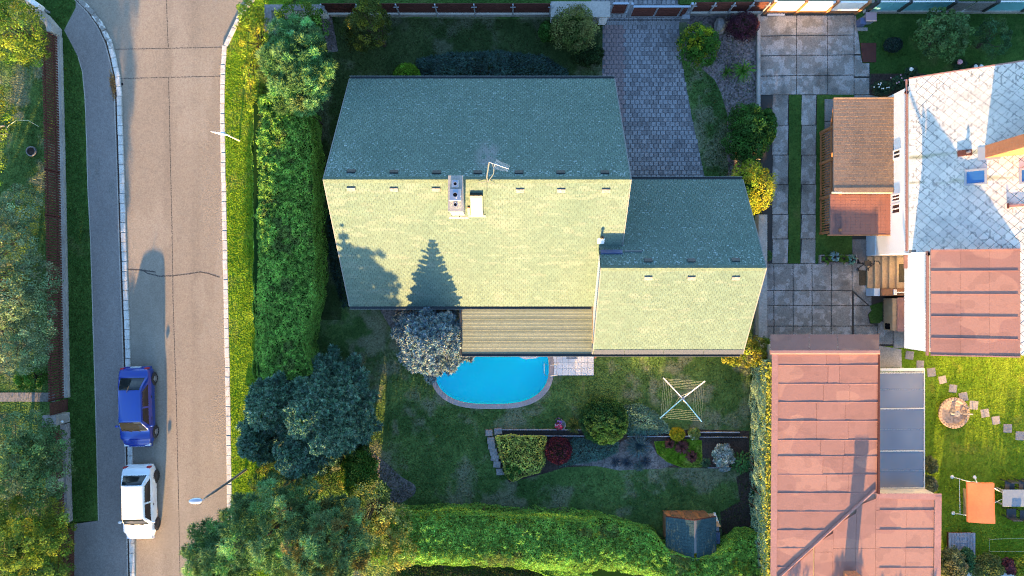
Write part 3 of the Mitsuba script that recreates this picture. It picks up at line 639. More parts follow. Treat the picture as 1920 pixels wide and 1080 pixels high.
def ridge(s1, s2, L, zr):
    vs = []
    for i in range(int(L / .24)):
        a = i * .24; b = min(a + .25, L)
        vs += [s1.slab(L - b, L - a, s1.L - .15, s1.L + .02, .012, .03 + .004 * (i % 2)), s2.slab(a, b, s2.L - .15, s2.L + .02, .014, .032 + .004 * (i % 2))]
    return cat(vs)
tag(add('ridge_caps', ridge(mainN, mainS, W1, ZR), 'ridge_green', HOUSE), kind='stuff')
tag(add('ridge_caps', ridge(wingN, wingS, W2, WZR), 'ridge_green', HOUSE), kind='stuff')
for s, a in ((mainN, 0), (mainN, W1), (mainS, 0), (mainS, W1), (wingN, 0), (wingS, 0), (wingS, W2)):
    add('barge_board', s.slab(a - .022, a + .022, 0, s.L, -.17, .028), 'gutter_lip', HOUSE)
def gutter(x0, x1, y, z, out, par=HOUSE):
    o = out
    k = add('gutter', cat([bx(x0, y, z - .12, x1, y + o * .012, z - .02), bx(x0, y + o * .012, z - .12, x1, y + o * .13, z - .11)]), 'gutter', par)
    add('lip', cat([bx(x0, y + o * .13, z - .12, x1, y + o * .15, z - .005)]), 'gutter_lip', k)
gutter(X0, X1, YE_N + .01, ZE, 1); gutter(4.9, WX1, WYN + .01, ZE, 1); gutter(X0, WX0 - .05, YE_S - .01, ZE, -1)
gutter(-2.5, WX1, WYS - .02, ZE - .28, -1)
# eave sheets of the wing in four pieces
for i, (a, b) in enumerate(((1113, 1170), (1170, 1243), (1243, 1318), (1318, 1393))):
    xa, xb = (a - 960) * 36 / F, (b - 960) * 36 / F; add('eave_sheet', wingS.slab(xa - WX0 + .01, xb - WX0 - .012, 0, .30, .008, .035), 'eave_metal', HOUSE)
def gable_wall(x0, x1, ys, yn, f, mat):
    q = [(ys, 0), (yn, 0), (yn, f(yn)), (WYR if x0 > 3 else YR, f(WYR if x0 > 3 else YR)), (ys, f(ys))]
    m = trimesh.creation.extrude_polygon(Polygon(q), x1 - x0, engine='earcut'); v = m.vertices
    return np.column_stack([v[:, 2] + x0, v[:, 0], v[:, 1]]), m.faces
zm = lambda y: (ZE + (y - YE_S) * (ZR - ZE) / (YR - YE_S) if y < YR else ZE + (YE_N - y) * (ZR - ZE) / (YE_N - YR)) - .26
zw = lambda y: (ZE + (y - WYS) * (WZR - ZE) / (WYR - WYS) if y < WYR else ZE + (WYN - y) * (WZR - ZE) / (WYN - WYR)) - .24
WALL = add('wall', gable_wall(X0 + .3, X1 - .22, YE_S + .5, YE_N - .5, zm, 0), 'render_beige', HOUSE)
add('wall', gable_wall(WX0 + .05, WX1 - .3, WYS + .45, WYN - .5, zw, 0), 'white_wall', HOUSE)
def window(par, c, w, h, axis, out, frame='white_paint', pane='glass_dark'):
    """a window in a wall: frame of four bars and a mullion, pane set back"""
    cx, cy, cz = c; bars = []
    for u0, u1, z0, z1 in ((-w / 2, w / 2, -h / 2, -h / 2 + .07), (-w / 2, w / 2, h / 2 - .07, h / 2), (-w / 2, -w / 2 + .07, -h / 2 + .07, h / 2 - .07), (w / 2 - .07, w / 2, -h / 2 + .07, h / 2 - .07), (-.03, .03, -h / 2 + .07, h / 2 - .07)):
        bars.append(bx(cx + u0, cy - .02, cz + z0, cx + u1, cy + .05 * out, cz + z1) if axis == 'x' else bx(cx - .02, cy + u0, cz + z0, cx + .05 * out, cy + u1, cz + z1))
    k = add('window', cat(bars), frame, par)
    add('pane', bx(cx - w / 2 + .06, cy - .01, cz - h / 2 + .06, cx + w / 2 - .06, cy + .018 * out, cz + h / 2 - .06) if axis == 'x' else bx(cx - .01, cy - w / 2 + .06, cz - h / 2 + .06, cx + .018 * out, cy + w / 2 - .06, cz + h / 2 - .06), pane, k)
for x in (-6.0, -3.6): window(HOUSE, (x, YE_S + .5, 1.5), 1.4, 1.3, 'x', -1)
for x in (-5.5, -2, 1.5): window(HOUSE, (x, YE_N - .5, 1.5), 1.4, 1.2, 'x', 1)
for x in (6.2, 9.0): window(HOUSE, (x, WYS + .45, 1.4), 1.6, 1.3, 'x', -1)
for y in (2.5, 6.5): window(HOUSE, (X0 + .3, y, 1.5), 1.3, 1.2, 'y', -1)
k = add('garage_door', bx(6.3, WYN - .5, .02, 9.0, WYN - .455, 2.2), 'brown_plank', HOUSE)
add('handle', bx(7.6, WYN - .455, 1.0, 7.8, WYN - .43, 1.05), 'grey_metal', k)
# lean-to roof of overlapping boards, carried on posts
xa, xb = -2.48, 3.96; sl = Slope((xa, -3.28, 2.66), (1, 0, 0), (0, 2.36, .2))
lt = add('lean_to_roof', sl.slab(0, xb - xa, 0, sl.L, -.05, -.012), 'shingle_gap', HOUSE)
e = sl.L / 13
for i in range(13):
    tt = .014 + rng.uniform(-.002, .002); q = np.array([sl.at(0, i * e, tt), sl.at(xb - xa, i * e, tt + rng.uniform(-.003, .003)), sl.at(xb - xa, (i + 1.0) * e, .008), sl.at(0, (i + 1.0) * e, .008), sl.at(0, i * e, -.01), sl.at(xb - xa, i * e, -.01)])
    b = e * .45; q2 = np.vstack([q, [sl.at(0, i * e + b, .010), sl.at(xb - xa, i * e + b, .010), sl.at(0, i * e + b + .02, .015), sl.at(xb - xa, i * e + b + .02, .015)]])
    f = np.array([[0, 1, 7], [0, 7, 6], [6, 7, 9], [6, 9, 8], [8, 9, 2], [8, 2, 3], [4, 5, 1], [4, 1, 0]])
    add('board', (q2, f), 'green_sheet' if i % 3 else 'green_sheet_dark', lt)
for x in (-2.3, .8, 3.7): add('post', bx(x - .06, -3.2, 0, x + .06, -3.08, 2.6), 'dark_wood', lt)
add('end_board', bx(xa - .12, -3.3, 2.4, xa - .02, -1.05, 2.88), 'gutter', lt)
# vents under the ridges
for s, pts, m in ((mainN, [(659, 322), (739, 323), (819, 324), (896, 324), (973, 324), (1051, 324), (1134, 324)], 'gutter'), (mainS, [(659, 354), (739, 355), (818, 355), (975, 357), (1052, 357), (1136, 357)], 'grey_metal'),
                  (wingN, [(1215, 489), (1296, 489), (1379, 488)], 'gutter'), (wingS, [(1215, 521), (1296, 521), (1379, 521)], 'grey_metal')):
    for px, py in pts:
        a, b = s.ab(px, py); k = add('roof_vent', s.slab(a - .18, a + .18, b - .07, b + .10, .01, .085), 'gutter' if m == 'gutter' else 'stone_grey', HOUSE)
        add('grille', cat([s.slab(a - .15 + i * .16, a - .01 + i * .16, b - .085, b - .065, .02, .075) for i in range(2)]), 'stone_grey', k)
# lead step where the wing roof meets the main roof, and the dark snow board there
a, b = wingN.ab(1145, 474); add('flashing', wingN.slab(WX1 - 5.0, W2 - .05, b - .09, b + .09, .012, .11), 'blue_plastic', HOUSE)
add('snow_board', wingN.slab(WX1 - 5.9, WX1 - 5.1, wingN.L - .95, wingN.L - .91, .02, .09), 'gutter_lip', HOUSE)
# chimney
def zroof(y): return zm(y) + .26
cy0, cy1, cx0, cx1, cz = 3.17, 4.68, -2.66, -2.04, 8.62
ch = add('chimney', bx(cx0 + .03, cy0 + .03, 6.2, cx1 - .03, cy1 - .03, cz - .1), 'render_beige', HOUSE)
add('cap', cham(cx0, cy0, cz - .1, cx1, cy1, cz), 'concrete', ch)
mid = (cx0 + cx1) / 2
add('metal_cover', cham(mid - .23, 3.60, cz, mid + .23, 4.10, cz + .14), 'galvanised', ch); add('metal_cover', cham(mid - .15, 4.17, cz, mid + .13, 4.48, cz + .12), 'galvanised', ch)
for y, z, r in ((3.46, cz + .03, .065), (3.85, cz + .16, .085), (4.31, cz + .14, .065)):
    k = add('flue', lathe([(r + .025, cz), (r + .025, z + .03), (r, z + .03), (r, z - .02)], 16, (mid, y)), 'galvanised', ch)
    add('opening', lathe([(r, z + .012), (.001, z + .012)], 16, (mid, y)), 'black_hole', k)
add('rod', beam((mid + .05, cy0 - .05, 7.3), (mid + .05, cy0 - .05, 6.8), .03), 'gutter', ch)
add('flashing', mainS.slab(cx0 - X0 - .12, cx1 - X0 + .12, mainS.ab(852, 409)[1] - .02, mainS.ab(852, 405)[1], .02, .04), 'concrete', ch)
# roof hatch standing open to the sun
a0, b0 = mainS.ab(883, 401); a1, b1 = mainS.ab(905, 366)
hk = add('roof_hatch', cat([mainS.slab(a0, a0 + .04, b0, b1, 0, .2), mainS.slab(a1 - .04, a1, b0, b1, 0, .2), mainS.slab(a0, a1, b0 - .04, b0, 0, .2), mainS.slab(a0, a1, b1, b1 + .12, 0, .22)]), 'gutter', HOUSE)
add('lid', mainS.slab(a0 + .03, a1 - .03, b0, b1 - .02, .14, .19), 'white_paint', hk)
add('apron', mainS.slab(a0 - .12, a1 + .1, b0 - .16, b0 - .04, .022, .04), 'concrete', hk); add('flap', mainS.slab(a0 - .14, a0 - .03, b0 + .02, b0 + .40, .03, .1), 'red_trim', hk)
# soil pipe
a, b = mainS.ab(1127, 447); c = mainS.at(a, b)
k = add('vent_pipe', tube([c - (0, 0, .1), c + (0, 0, .45)], .055, 10), 'ridge_green', HOUSE); add('cowl', lathe([(.075, c[2] + .42), (.08, c[2] + .5), (.03, c[2] + .56)], 12, (c[0], c[1])), 'gutter', k)
add('collar', mainS.slab(a - .16, a + .16, b - .28, b + .02, .022, .045), 'white_paint', k)
# television aerial
t = thing('television_aerial', 'pale metal television aerial with a long toothed boom on the ridge of the green roof', 'aerial')
bx0, by0 = -1.03, 4.5; m1 = np.array(P(917, 304, 10.6) + (10.6,)); 
add('mast', tube([(bx0, by0, 7.7), (bx0, by0 + .02, 9.2), m1], .028, 6), 'galvanised', t)
q2 = np.array(P(926, 316, 10.2) + (10.2,)); add('arm', tube([(bx0 + .05, by0, 8.3), (bx0 + .28, by0 + .2, 9.0), q2], .018, 5), 'galvanised', t)
e1 = np.array(P(954, 316.5, 10.6) + (10.6,)); add('boom', tube([m1, e1], .016, 5), 'galvanised', t); d = unit(e1 - m1); sd = np.array([-d[1], d[0], 0])
for i in range(13):
    c = m1 + d * (.25 + i * (np.linalg.norm(e1 - m1) - .27) / 12); w = .20 - .006 * i; add('rod', tube([c - sd * w, c + sd * w], .008, 4), 'galvanised', t)
for w in (.03, .12): add('reflector', tube([m1 + d * .12 + [0, 0, -w], q2 + [0, 0, w]], .012, 4), 'galvanised', t)
add('stay', tube([(bx0 - .05, by0 - .5, 7.62), (bx0, by0, 9.0)], .007, 4), 'black_plastic', t); add('cable', tube([(bx0 - .4, by0 - .05, 8.02), (bx0, by0, 8.12), (bx0 + .3, by0 - .1, 7.95)], .012, 4), 'gutter_lip', t)
# ------------------------------------------------ pool
POOL = thing('swimming_pool', 'oval swimming pool of bright blue water with grey coping beside the green roof', 'pool')
o, i_, w = stadium(.27), stadium(0), stadium(-.03)
add('coping', prism(Polygon(o, [i_]), -.04, .06), 'coping', POOL)
n = len(i_); v = np.vstack([np.column_stack([i_, np.full(n, .05)]), np.column_stack([w, np.full(n, -.62)]), [[pc[0], pc[1], -.65]]])
f = [[k, n + k, n + (k + 1) % n] for k in range(n)] + [[k, n + (k + 1) % n, (k + 1) % n] for k in range(n)] + [[n + k, 2 * n, n + (k + 1) % n] for k in range(n)]
add('liner', (v, np.array(f)), 'pool_liner', POOL)
# water surface with faint ripples
xs_ = np.arange(pc[0] - hw, pc[0] + hw, .12); ys_ = np.arange(pc[1] - hh, pc[1] + hh, .12); gx, gy = np.meshgrid(xs_, ys_); q = np.column_stack([gx.ravel(), gy.ravel()])
import shapely
inside = shapely.contains_xy(Polygon(stadium(.0)), q[:, 0], q[:, 1]); zz = -.10 + .012 * (meshnoise(q * 1.6) - .5) + .006 * (meshnoise(q * 4) - .5)
nx, ny = len(xs_), len(ys_); I = np.arange(nx * ny).reshape(ny, nx); fq = np.stack([I[:-1, :-1], I[:-1, 1:], I[1:, 1:], I[1:, :-1]], -1).reshape(-1, 4); fq = fq[inside[fq].any(1)]
add('water', (np.column_stack([q, zz]), fq), 'water', POOL, smooth=True)
lad = add('ladder', cat([tube([P(1046, y) + (.05,), P(1043, y) + (.55,), P(1030, y) + (.75,), P(1022, y) + (.45,), P(1021, y) + (-.5,)], .022, 8) for y in (682, 702)]), 'galvanised', POOL)
for z in (-.2, -.45): add('rung', beam(P(1021, 682) + (z,), P(1021, 702) + (z,), .05, .03), 'white_paint', lad)
k = tag(add('white_sheet', prism(PL([(972, 655), (1014, 655), (1013, 668), (1004, 672), (985, 674), (975, 671)]), -.07, -.03), 'white_paint'), 'white sheet floating on the blue pool water at the edge of the lean-to roof', 'pool cover')  # flat white sheet laid just above part of the water
# white tiled terrace corner, tiles laid one by one
xb_, yb_ = [1028, 1044, 1055, 1066, 1078.5, 1090.5, 1102, 1113], [655, 667, 679, 691.5, 703.5]
inner = Polygon(stadium(.28))
struct('tiled_terrace', sheet(Polygon(PL([(1020, 640), (1113.5, 640), (1113.5, 704), (1020, 704)])).difference(inner), .022), 'grout')
for a, b in zip(xb_, xb_[1:]):
    for c, d in zip(yb_, yb_[1:]):
        g = Polygon(PL([(a + .25, c + .25), (b - .25, c + .25), (b - .25, d - .25), (a + .25, d - .25)])).difference(inner)
        if g.area > .004 and hasattr(g, 'exterior'): struct('tile', prism(g, 0, .04 + rng.uniform(-.002, .002)), 'tile_white', 'tiled_terrace')
t = thing('garden_bench', 'narrow grey green bench on the white tiles at the roof edge', 'bench'); a, b = P(1062, 664, .4), P(1083, 673, .4)
for i in range(3): add('slat', bx(a[0], b[1] + i * .09, .40, b[0], b[1] + i * .09 + .075, .43), 'grey_plastic', t)
for x in (a[0] + .08, b[0] - .12): add('leg', bx(x, b[1] + .02, .04, x + .04, a[1], .40), 'grey_plastic', t)

# ================================================================ the white neighbour house
NH = thing('white_house', 'white house with pale diamond roof tiles and a red metal dormer at the right edge', 'house')
EX, EZ, SL, NY, SY, RX = 18.84, 4.3, .75, 9.92, -2.95, 24.6
west = Slope((EX, NY, EZ), (0, -1, 0), (RX - EX, 0, (RX - EX) * SL)); WL = NY - SY
east = Slope((2 * RX - EX, NY, EZ), (0, -1, 0), (EX - RX, 0, (RX - EX) * SL))
add('far_roof', east.slab(0, WL, 0, east.L, -.12, 0.01), 'diamond_0', NH)
DY0, DY1 = NY - 1.66, NY + 3.0                       # the dormer between these slope positions
roof = add('tiled_roof', cat([west.slab(0, DY0, 0, west.L, -.12, 0), west.slab(DY0, WL, 4.0, west.L, -.12, 0)]), 'roof_felt', NH)
reg = sbox(0, .30, WL, west.L).difference(sbox(DY0 - .02, -1, DY1 + .5, 4.18)); d = .45; tiles = []
for r in range(int(west.L / (d / 2)) + 2):
    for c in range(int(WL / d) + 2):
        u0, v0 = c * d + (d / 2 if r % 2 else 0), .30 + r * d / 2
        g = Polygon([(u0 - d / 2, v0), (u0, v0 - d / 2), (u0 + d / 2, v0), (u0, v0 + d / 2)]).buffer(-.009, join_style=2).intersection(reg)
        if g.area < .01 or not hasattr(g, 'exterior'): continue
        q = np.array(g.exterior.coords)[:-1]; ce = g.centroid; p = west.at(ce.x, ce.y); inv = abs(p[0] / (H - p[2]) * F) < 980 and abs(p[1] / (H - p[2]) * F) < 560
        n = len(q); tl = rng.uniform(-.02, .02); lo = rng.uniform(.004, .012)
        top = np.array([west.at(a, b, lo + .012 - (b - ce.y) * .035 + (a - ce.x) * tl) for a, b in q]); bot = np.array([west.at(a, b, 0) for a, b in q])
        f = [[k, (k + 1) % n, n + (k + 1) % n] for k in range(n)] + [[k, n + (k + 1) % n, n + k] for k in range(n)] + [[n, n + k, n + k + 1] for k in range(1, n - 1)]
        tiles.append((not inv, math.hypot(p[0], p[1]), (np.vstack([bot, top]), np.array(f)), int(rng.integers(3))))
tiles.sort(key=lambda x: (x[0], x[1])); rest = []
for i, (o, dd, m, mt) in enumerate(tiles):
    if i < 300: add('tile', m, f'diamond_{mt}', roof)
    else: rest.append(m)
if rest: tag(add('far_tiles', cat(rest), 'diamond_0', roof), kind='stuff')
for i in range(int(WL / .29)):
    if i * .29 > DY0 - .3 and i * .29 < DY1: continue
    add('starter_tile', west.slab(i * .29 + .006, i * .29 + .284, 0, .30, 0, .014 + rng.uniform(0, .006)), f'diamond_{i % 3}', roof)
add('verge_board', west.slab(-.06, 0, 0, west.L, -.14, .03), 'red_trim', NH)
k = add('gutter', cat([bx(EX - .10, SY + 4.7, EZ - .10, EX - .01, NY, EZ - .08), bx(EX - .12, SY + 4.7, EZ - .10, EX - .10, NY, EZ - .01)]), 'red_trim', NH)
add('outlet', lathe([(.09, EZ - .02), (.09, EZ - .09), (.001, EZ - .09)], 12, (EX - .09, 9.3)), 'dark_wood', k); add('downpipe', tube([(EX - .09, 9.3, EZ - .1), (EX + .2, 9.35, EZ - .5), (EX + .2, 9.35, .1)], .045, 8), 'red_trim', k)
WX = 18.93
gw = [(WX, 0), (2 * RX - WX, 0), (2 * RX - WX, EZ - .05), (RX, EZ + (RX - WX) * SL - .1), (WX, EZ + .05)]
m = trimesh.creation.extrude_polygon(Polygon(gw), NY - .3 - 1.7, engine='earcut'); v = m.vertices
WH = add('wall', (np.column_stack([v[:, 0], NY - .3 - v[:, 2], v[:, 1]]), m.faces), 'white_wall', NH)
add('wall', bx(WX + 2.0, SY + .1, 0, RX + 4.5, 1.7, EZ + 1), 'white_wall', NH)
add('plinth', bx(WX - .05, 1.72, 0, WX, NY - .3, .95), 'pale_blue_wall', NH)  # raised band added; its pale blue stands in for shade on the wall
for px0, py0, px1, py1, z0, z1 in ((1680, 280, 1694, 298, 2.75, 3.45), (1678, 363, 1693, 378, 2.6, 3.4), (1676, 381, 1693, 401, 2.6, 3.4)):
    y0, y1 = P(0, py0, 3.1)[1], P(0, py1, 3.1)[1]; window(NH, (WX, (y0 + y1) / 2, (z0 + z1) / 2), abs(y0 - y1), z1 - z0, 'y', -1)
# dormer: a tall white box under a red sheet roof, carried over the entrance steps
DX0, DZ0, DXM, DZM, DYN, DYS = 18.86, 6.05, 22.25, 6.92, 1.68, -3.0
dw = [(WX - .02, 3.75), (RX - 2, 3.75), (RX - 2, DZM), (DXM, DZM - .12), (WX - .02, DZ0 - .12)]
m = trimesh.creation.extrude_polygon(Polygon(dw), DYN - DYS - .2, engine='earcut'); v = m.vertices
dm = add('dormer', (np.column_stack([v[:, 0], DYN - .1 - v[:, 2], v[:, 1]]), m.faces), 'white_wall', NH)
ds = Slope((DX0, DYN, DZ0), (0, -1, 0), (DXM - DX0 + .05, 0, DZM - DZ0)); DL = DYN - DYS
seams = [0, 0.92, 1.95, 2.95, 3.93, DL]
for i, (a, b) in enumerate(zip(seams, seams[1:])):
    for j, (c, e) in enumerate(((0, 1.2), (1.2, 2.35), (2.35, ds.L))): add('roof_sheet', ds.slab(a + .004, b - .004, c + .003, e - .003, -.03, .012 + rng.uniform(-.004, .004)), f'red_sheet_{(i + j) % 3}', dm)
    if i: add('standing_seam', ds.slab(a - .012, a + .012, .02, ds.L - .1, .0, .04), 'red_trim', dm)
add('edge_trim', ds.slab(-.05, .0, 0, ds.L, -.06, .05), 'red_trim', dm); add('edge_trim', ds.slab(DL, DL + .05, 0, ds.L, -.06, .04), 'red_trim', dm)
k = add('gutter', cat([bx(DX0 - .13, DYS - .05, DZ0 - .13, DX0 - .01, DYN, DZ0 - .11), bx(DX0 - .15, DYS - .05, DZ0 - .13, DX0 - .13, DYN, DZ0 - .01)]), 'red_trim', dm)
add('outlet', lathe([(.08, DZ0 - .03), (.08, DZ0 - .1), (.001, DZ0 - .1)], 12, (DX0 - .08, DYN - .15)), 'black_hole', k)
add('bracket', bx(DX0 - .75, DYN - .12, DZ0 - .25, DX0 - .05, DYN - .06, DZ0 - .17), 'white_paint', dm)
# low red canopy at the wall corner
add('canopy', bx(EX - .1, DYN - .75, EZ - .3, EX + .55, DYN - .1, EZ - .24), 'red_sheet_0', NH)
# wide brick chimney on the tiles, with courses
c0, c1 = 21.25, 23.2; y0, y1 = 5.84, 6.40
bc = add('chimney', bx(c0 + .02, y0 + .02, 5.5, c1 - .02, y1 - .02, 9.25), 'mortar', NH)
for r in range(40):
    z = 6.0 + r * .08
    if z > 9.1: break
    o = .12 if r % 2 else 0
    ln = [(c0 + max(0, i * .25 - o), c0 + min(c1 - c0, i * .25 + .238 - o)) for i in range(9)]
    ms = [bx(a, y0, z, b, y0 + .05, z + .068) for a, b in ln if b - a > .05] + [bx(a, y1 - .05, z, b, y1, z + .068) for a, b in ln if b - a > .05]
    ms += [bx(c0, y0 + .05 + i * .155, z, c0 + .05, y0 + .05 + i * .155 + .145, z + .068) for i in range(3)]
    add('brick_course', cat(ms), 'brick', bc)
add('cap', cham(c0 - .06, y0 - .06, 9.25, c1 + .06, y1 + .06, 9.35), 'concrete', bc)
a, b = west.ab(1809, 287); k = add('roof_vent', west.slab(a - .13, a + .13, b - .28, b + .28, 0, .12), 'dark_wood', NH); add('pipe', tube([west.at(a, b + .1, .1), west.at(a, b + .1, .1) + [0, 0, .2]], .06, 10), 'galvanised', k)
add('apron', west.slab(a - .2, a + .42, b + .5, b + 1.35, .02, .04), 'grey_metal', NH)
for (pa, pb), (pc_, pd) in (((1808, 319), (1851, 346)), ((1911, 316), (1950, 343))):
    a0, b0 = west.ab(pa, pb); a1, b1 = west.ab(pc_, pd); k = add('skylight', cat([west.slab(a0, a1, b0, b0 + .1, .01, .12), west.slab(a0, a1, b1 - .1, b1, .01, .12), west.slab(a0, a0 + .09, b0 + .1, b1 - .1, .01, .12), west.slab(a1 - .09, a1, b0 + .1, b1 - .1, .01, .12)]), 'grey_metal', NH)
    add('pane', west.slab(a0 + .08, a1 - .08, b0 + .08, b1 - .08, .03, .09), 'skylight_glass', k)
a, b = west.ab(1906, 386); k = add('roof_step', west.slab(a - .05, a + .05, b - .3, b + .5, .02, .14), 'red_trim', NH); add('bracket', west.slab(a - .12, a + .1, b - .34, b - .26, .02, .2), 'dark_wood', k)
# entrance steps
t = thing('entrance_steps', 'tan tiled entrance steps climbing under the white dormer wall', 'steps')
for i in range(5): add('step', cham(WX - .05 + i * .30, -.02, 0, WX + 2.0, 1.68, .17 * (i + 1), .012), 'tile_tan', t)
add('door_mat', bx(WX + 1.25, .3, .855, WX + 1.7, 1.25, .87), 'mat_dark', t)
add('parapet', bx(WX + .25, -.40, 0, WX + 2.0, -.03, 1.05), 'brown_plank', t); add('pillar', cham(WX - .07, -.42, 0, WX + .25, -.02, .9), 'pale_blue_wall', t)
add('rail', bx(WX + .9, -.26, 1.06, WX + 2.0, -.2, 1.12), 'white_paint', t); add('rail_block', bx(WX + .85, -.36, 1.05, WX + 1.0, -.08, 1.15), 'white_paint', t)
# small red roofed cabinet
t = thing('garden_cabinet', 'low wooden cabinet with a flat red brown lid beside the entrance steps', 'cabinet')
x0, y0 = P(1656, 618, 0); x1, y1 = P(1705, 559, 0)
add('body', bx(x0, y0, .03, x1, y1, .95), 'pale_wood', t); add('lid', cham(x0 + .22, y0 - .05, .95, x1 + .5, y1 + .04, 1.02), 'red_trim', t); add('leg', bx(x1 + .1, y0 - .2, .03, x1 + .2, y0 - .1, .9), 'black_plastic', t); add('opening', bx(x0 - .004, y0 + .05, .2, x0, y0 + .36, .7), 'black_hole', t)
# pergola with two roofs and a slatted rail
t = thing('pergola', 'pergola with a brown shingled roof and a lower orange roof against the white wall', 'pergola')
s = Slope((16.0, 9.43, 2.62), (0, -1, 0), (3.1, 0, .12)); L = 9.43 - 4.78
kr = add('shingled_roof', s.slab(0, L, 0, s.L, -.08, 0), 'roof_felt', t)
vs = []
for r in range(18):
    for c in range(26):
        o = .09 if c % 2 else 0; a0, b0 = c * .179, r * .175 - o
        if b0 + .17 > s.L or b0 < -.01: b0 = max(b0, 0)
        if b0 > s.L - .05: continue
        b1 = min(b0 + .168, s.L); tt = .022 + rng.uniform(-.004, .004); vs.append((np.array([s.at(a0 + .005, b0, .006), s.at(a0 + .174, b0, tt), s.at(a0 + .174, b1, tt), s.at(a0 + .005, b1, .006), s.at(a0 + .174, b0, 0), s.at(a0 + .174, b1, 0)]), np.array([[0, 1, 2], [0, 2, 3], [1, 4, 5], [1, 5, 2]])))
tag(add('shingles', cat(vs), 'brown_shingle', kr), kind='stuff')
for a, b, c, e in ((-.04, .03, 0, s.L), (L - .2, L + .03, 0, s.L)): add('edge_board', s.slab(a, b, c, e, -.1, .045), 'brown_shingle', kr)
add('edge_board', s.slab(.03, L - .2, s.L - .14, s.L, -.1, .04), 'red_trim', kr)
add('gutter', bx(15.9, 4.70, 2.58, 19.0, 4.78, 2.68), 'cream_paint', kr)
s2 = Slope((15.95, 4.70, 2.35), (0, -1, 0), (3.0, 0, .06)); L2 = 2.02
ko = add('orange_roof', s2.slab(0, L2, 0, s2.L, -.08, 0), 'roof_felt', t); vs = []
for r in range(12):
    for c in range(12): vs.append(s2.slab(c * L2 / 12 + .004, (c + 1) * L2 / 12 - .004, r * s2.L / 12 + .003, (r + 1) * s2.L / 12 - .003, 0, .016 + rng.uniform(-.003, .003)))
tag(add('tiles', cat(vs), 'orange_tile', ko), kind='stuff')
add('edge_board', s2.slab(0, L2 + .05, s2.L, s2.L + .04, -.1, .05), 'cream_paint', ko); add('edge_board', s2.slab(L2, L2 + .06, -.1, s2.L, -.12, .03), 'rust_wood', ko)
ya, yb = P(0, 250)[1], P(0, 438)[1]
for z in (.12, 1.42): add('rail', beam((16.42, ya, z), (16.42, yb, z), .07, .07), 'rust_wood', t)
n = 40
for i in range(n): add('slat', bx(16.40, yb + (ya - yb) * i / n, .12, 16.44, yb + (ya - yb) * i / n + .055, 1.42), 'rust_wood', t)
for y in (ya, 6.6, 4.75, yb): add('post', bx(16.36, y - .06, 0, 16.48, y + .06, 2.5), 'rust_wood', t)
add('brace', beam((16.42, ya + .1, 1.4), (16.1, ya + .9, 2.5), .08), 'rust_wood', t); add('brace', beam((16.42, 6.65, 1.5), (16.0, 6.75, 2.5), .08), 'rust_wood', t)
# ------------------------------------------------ the long garage with the red sheet roof
GR = thing('garage', 'long low garage with a faded red sheet metal roof and a greenhouse at its side', 'garage')
gz = lambda y: 3.62 + (y + 3.0) * .02
GX0, GX1 = 12.5, 17.9
def rsheet(px, m=None, par=None, dz=0., name='roof_sheet'):
    """a metal sheet on the gently falling roof, its corners given where the photograph shows them"""
    q = np.array([P(a, b, 3.5) for a, b in px]); c = Polygon(q).buffer(-.006, join_style=2)
    m3 = trimesh.creation.extrude_polygon(c, .03, engine='earcut'); v = np.array(m3.vertices); v[:, 2] += gz(v[:, 1]) - .02 + dz + rng.uniform(-.006, .006)
    return add(name, (v, m3.faces), m or f'red_sheet_{int(rng.integers(3))}', par or GR)
wl = [(13.06, -2.9), P(1647, 656, 3.5), P(1647, 930, 3.5), P(1762, 930, 3.5), P(1762, 1180, 3.5), (13.06, P(0, 1180, 3.5)[1])]
add('wall', prism(wl, 0, 3.28), 'render_beige', GR)
sy = [663, 684.5, 719.5, 754, 789, 825, 855.5, 890, 925, 960, 995, 1029, 1065, 1100, 1140, 1180]
def xd(y): return 1460 + (1085 - y) * (1638 - 1460) / 165.0        # the diagonal roll
for i, (a, b) in enumerate(zip(sy, sy[1:])):
    xr = 1647 if b <= 925 else None
    if xr: 
        c1_, c2_ = sorted((1457 + rng.uniform(70, 100), 1457 + rng.uniform(110, 140)))
        for l, r in ((1457, c1_), (c1_, c2_), (c2_, 1647)): rsheet([(l, a), (r, a), (r, b), (l, b)])
    else:
        ra, rb = max(xd(a), 1458), max(xd(b), 1458)
        if ra > 1462: rsheet([(1457, a), (ra, a), (rb, b), (1457, b)] if rb > 1459 else [(1457, a), (ra, a), (1459, b)])
    if 0 < i:
        l1 = 1646 if a <= 925 else xd(a) - 6
        if l1 > 1470:
            xs_ = np.linspace(1458, l1, 10); yy = [a] * 10; p = [P(x, a, 3.5) for x in xs_]
            hgt = [.020 + .016 * rng.random() for _ in xs_]
            v = []; f = []
            for k_, ((x, y), h_) in enumerate(zip(p, hgt)):
                z = gz(y); v += [[x, y + .015, z], [x, y + .012, z + h_], [x, y - .012, z + h_], [x, y - .02, z]]
            for k_ in range(9):
                for j in range(3): q0 = k_ * 4 + j; f += [[q0, q0 + 1, q0 + 5], [q0, q0 + 5, q0 + 4]]
            add('standing_seam', (np.array(v), np.array(f)), 'red_trim', GR)
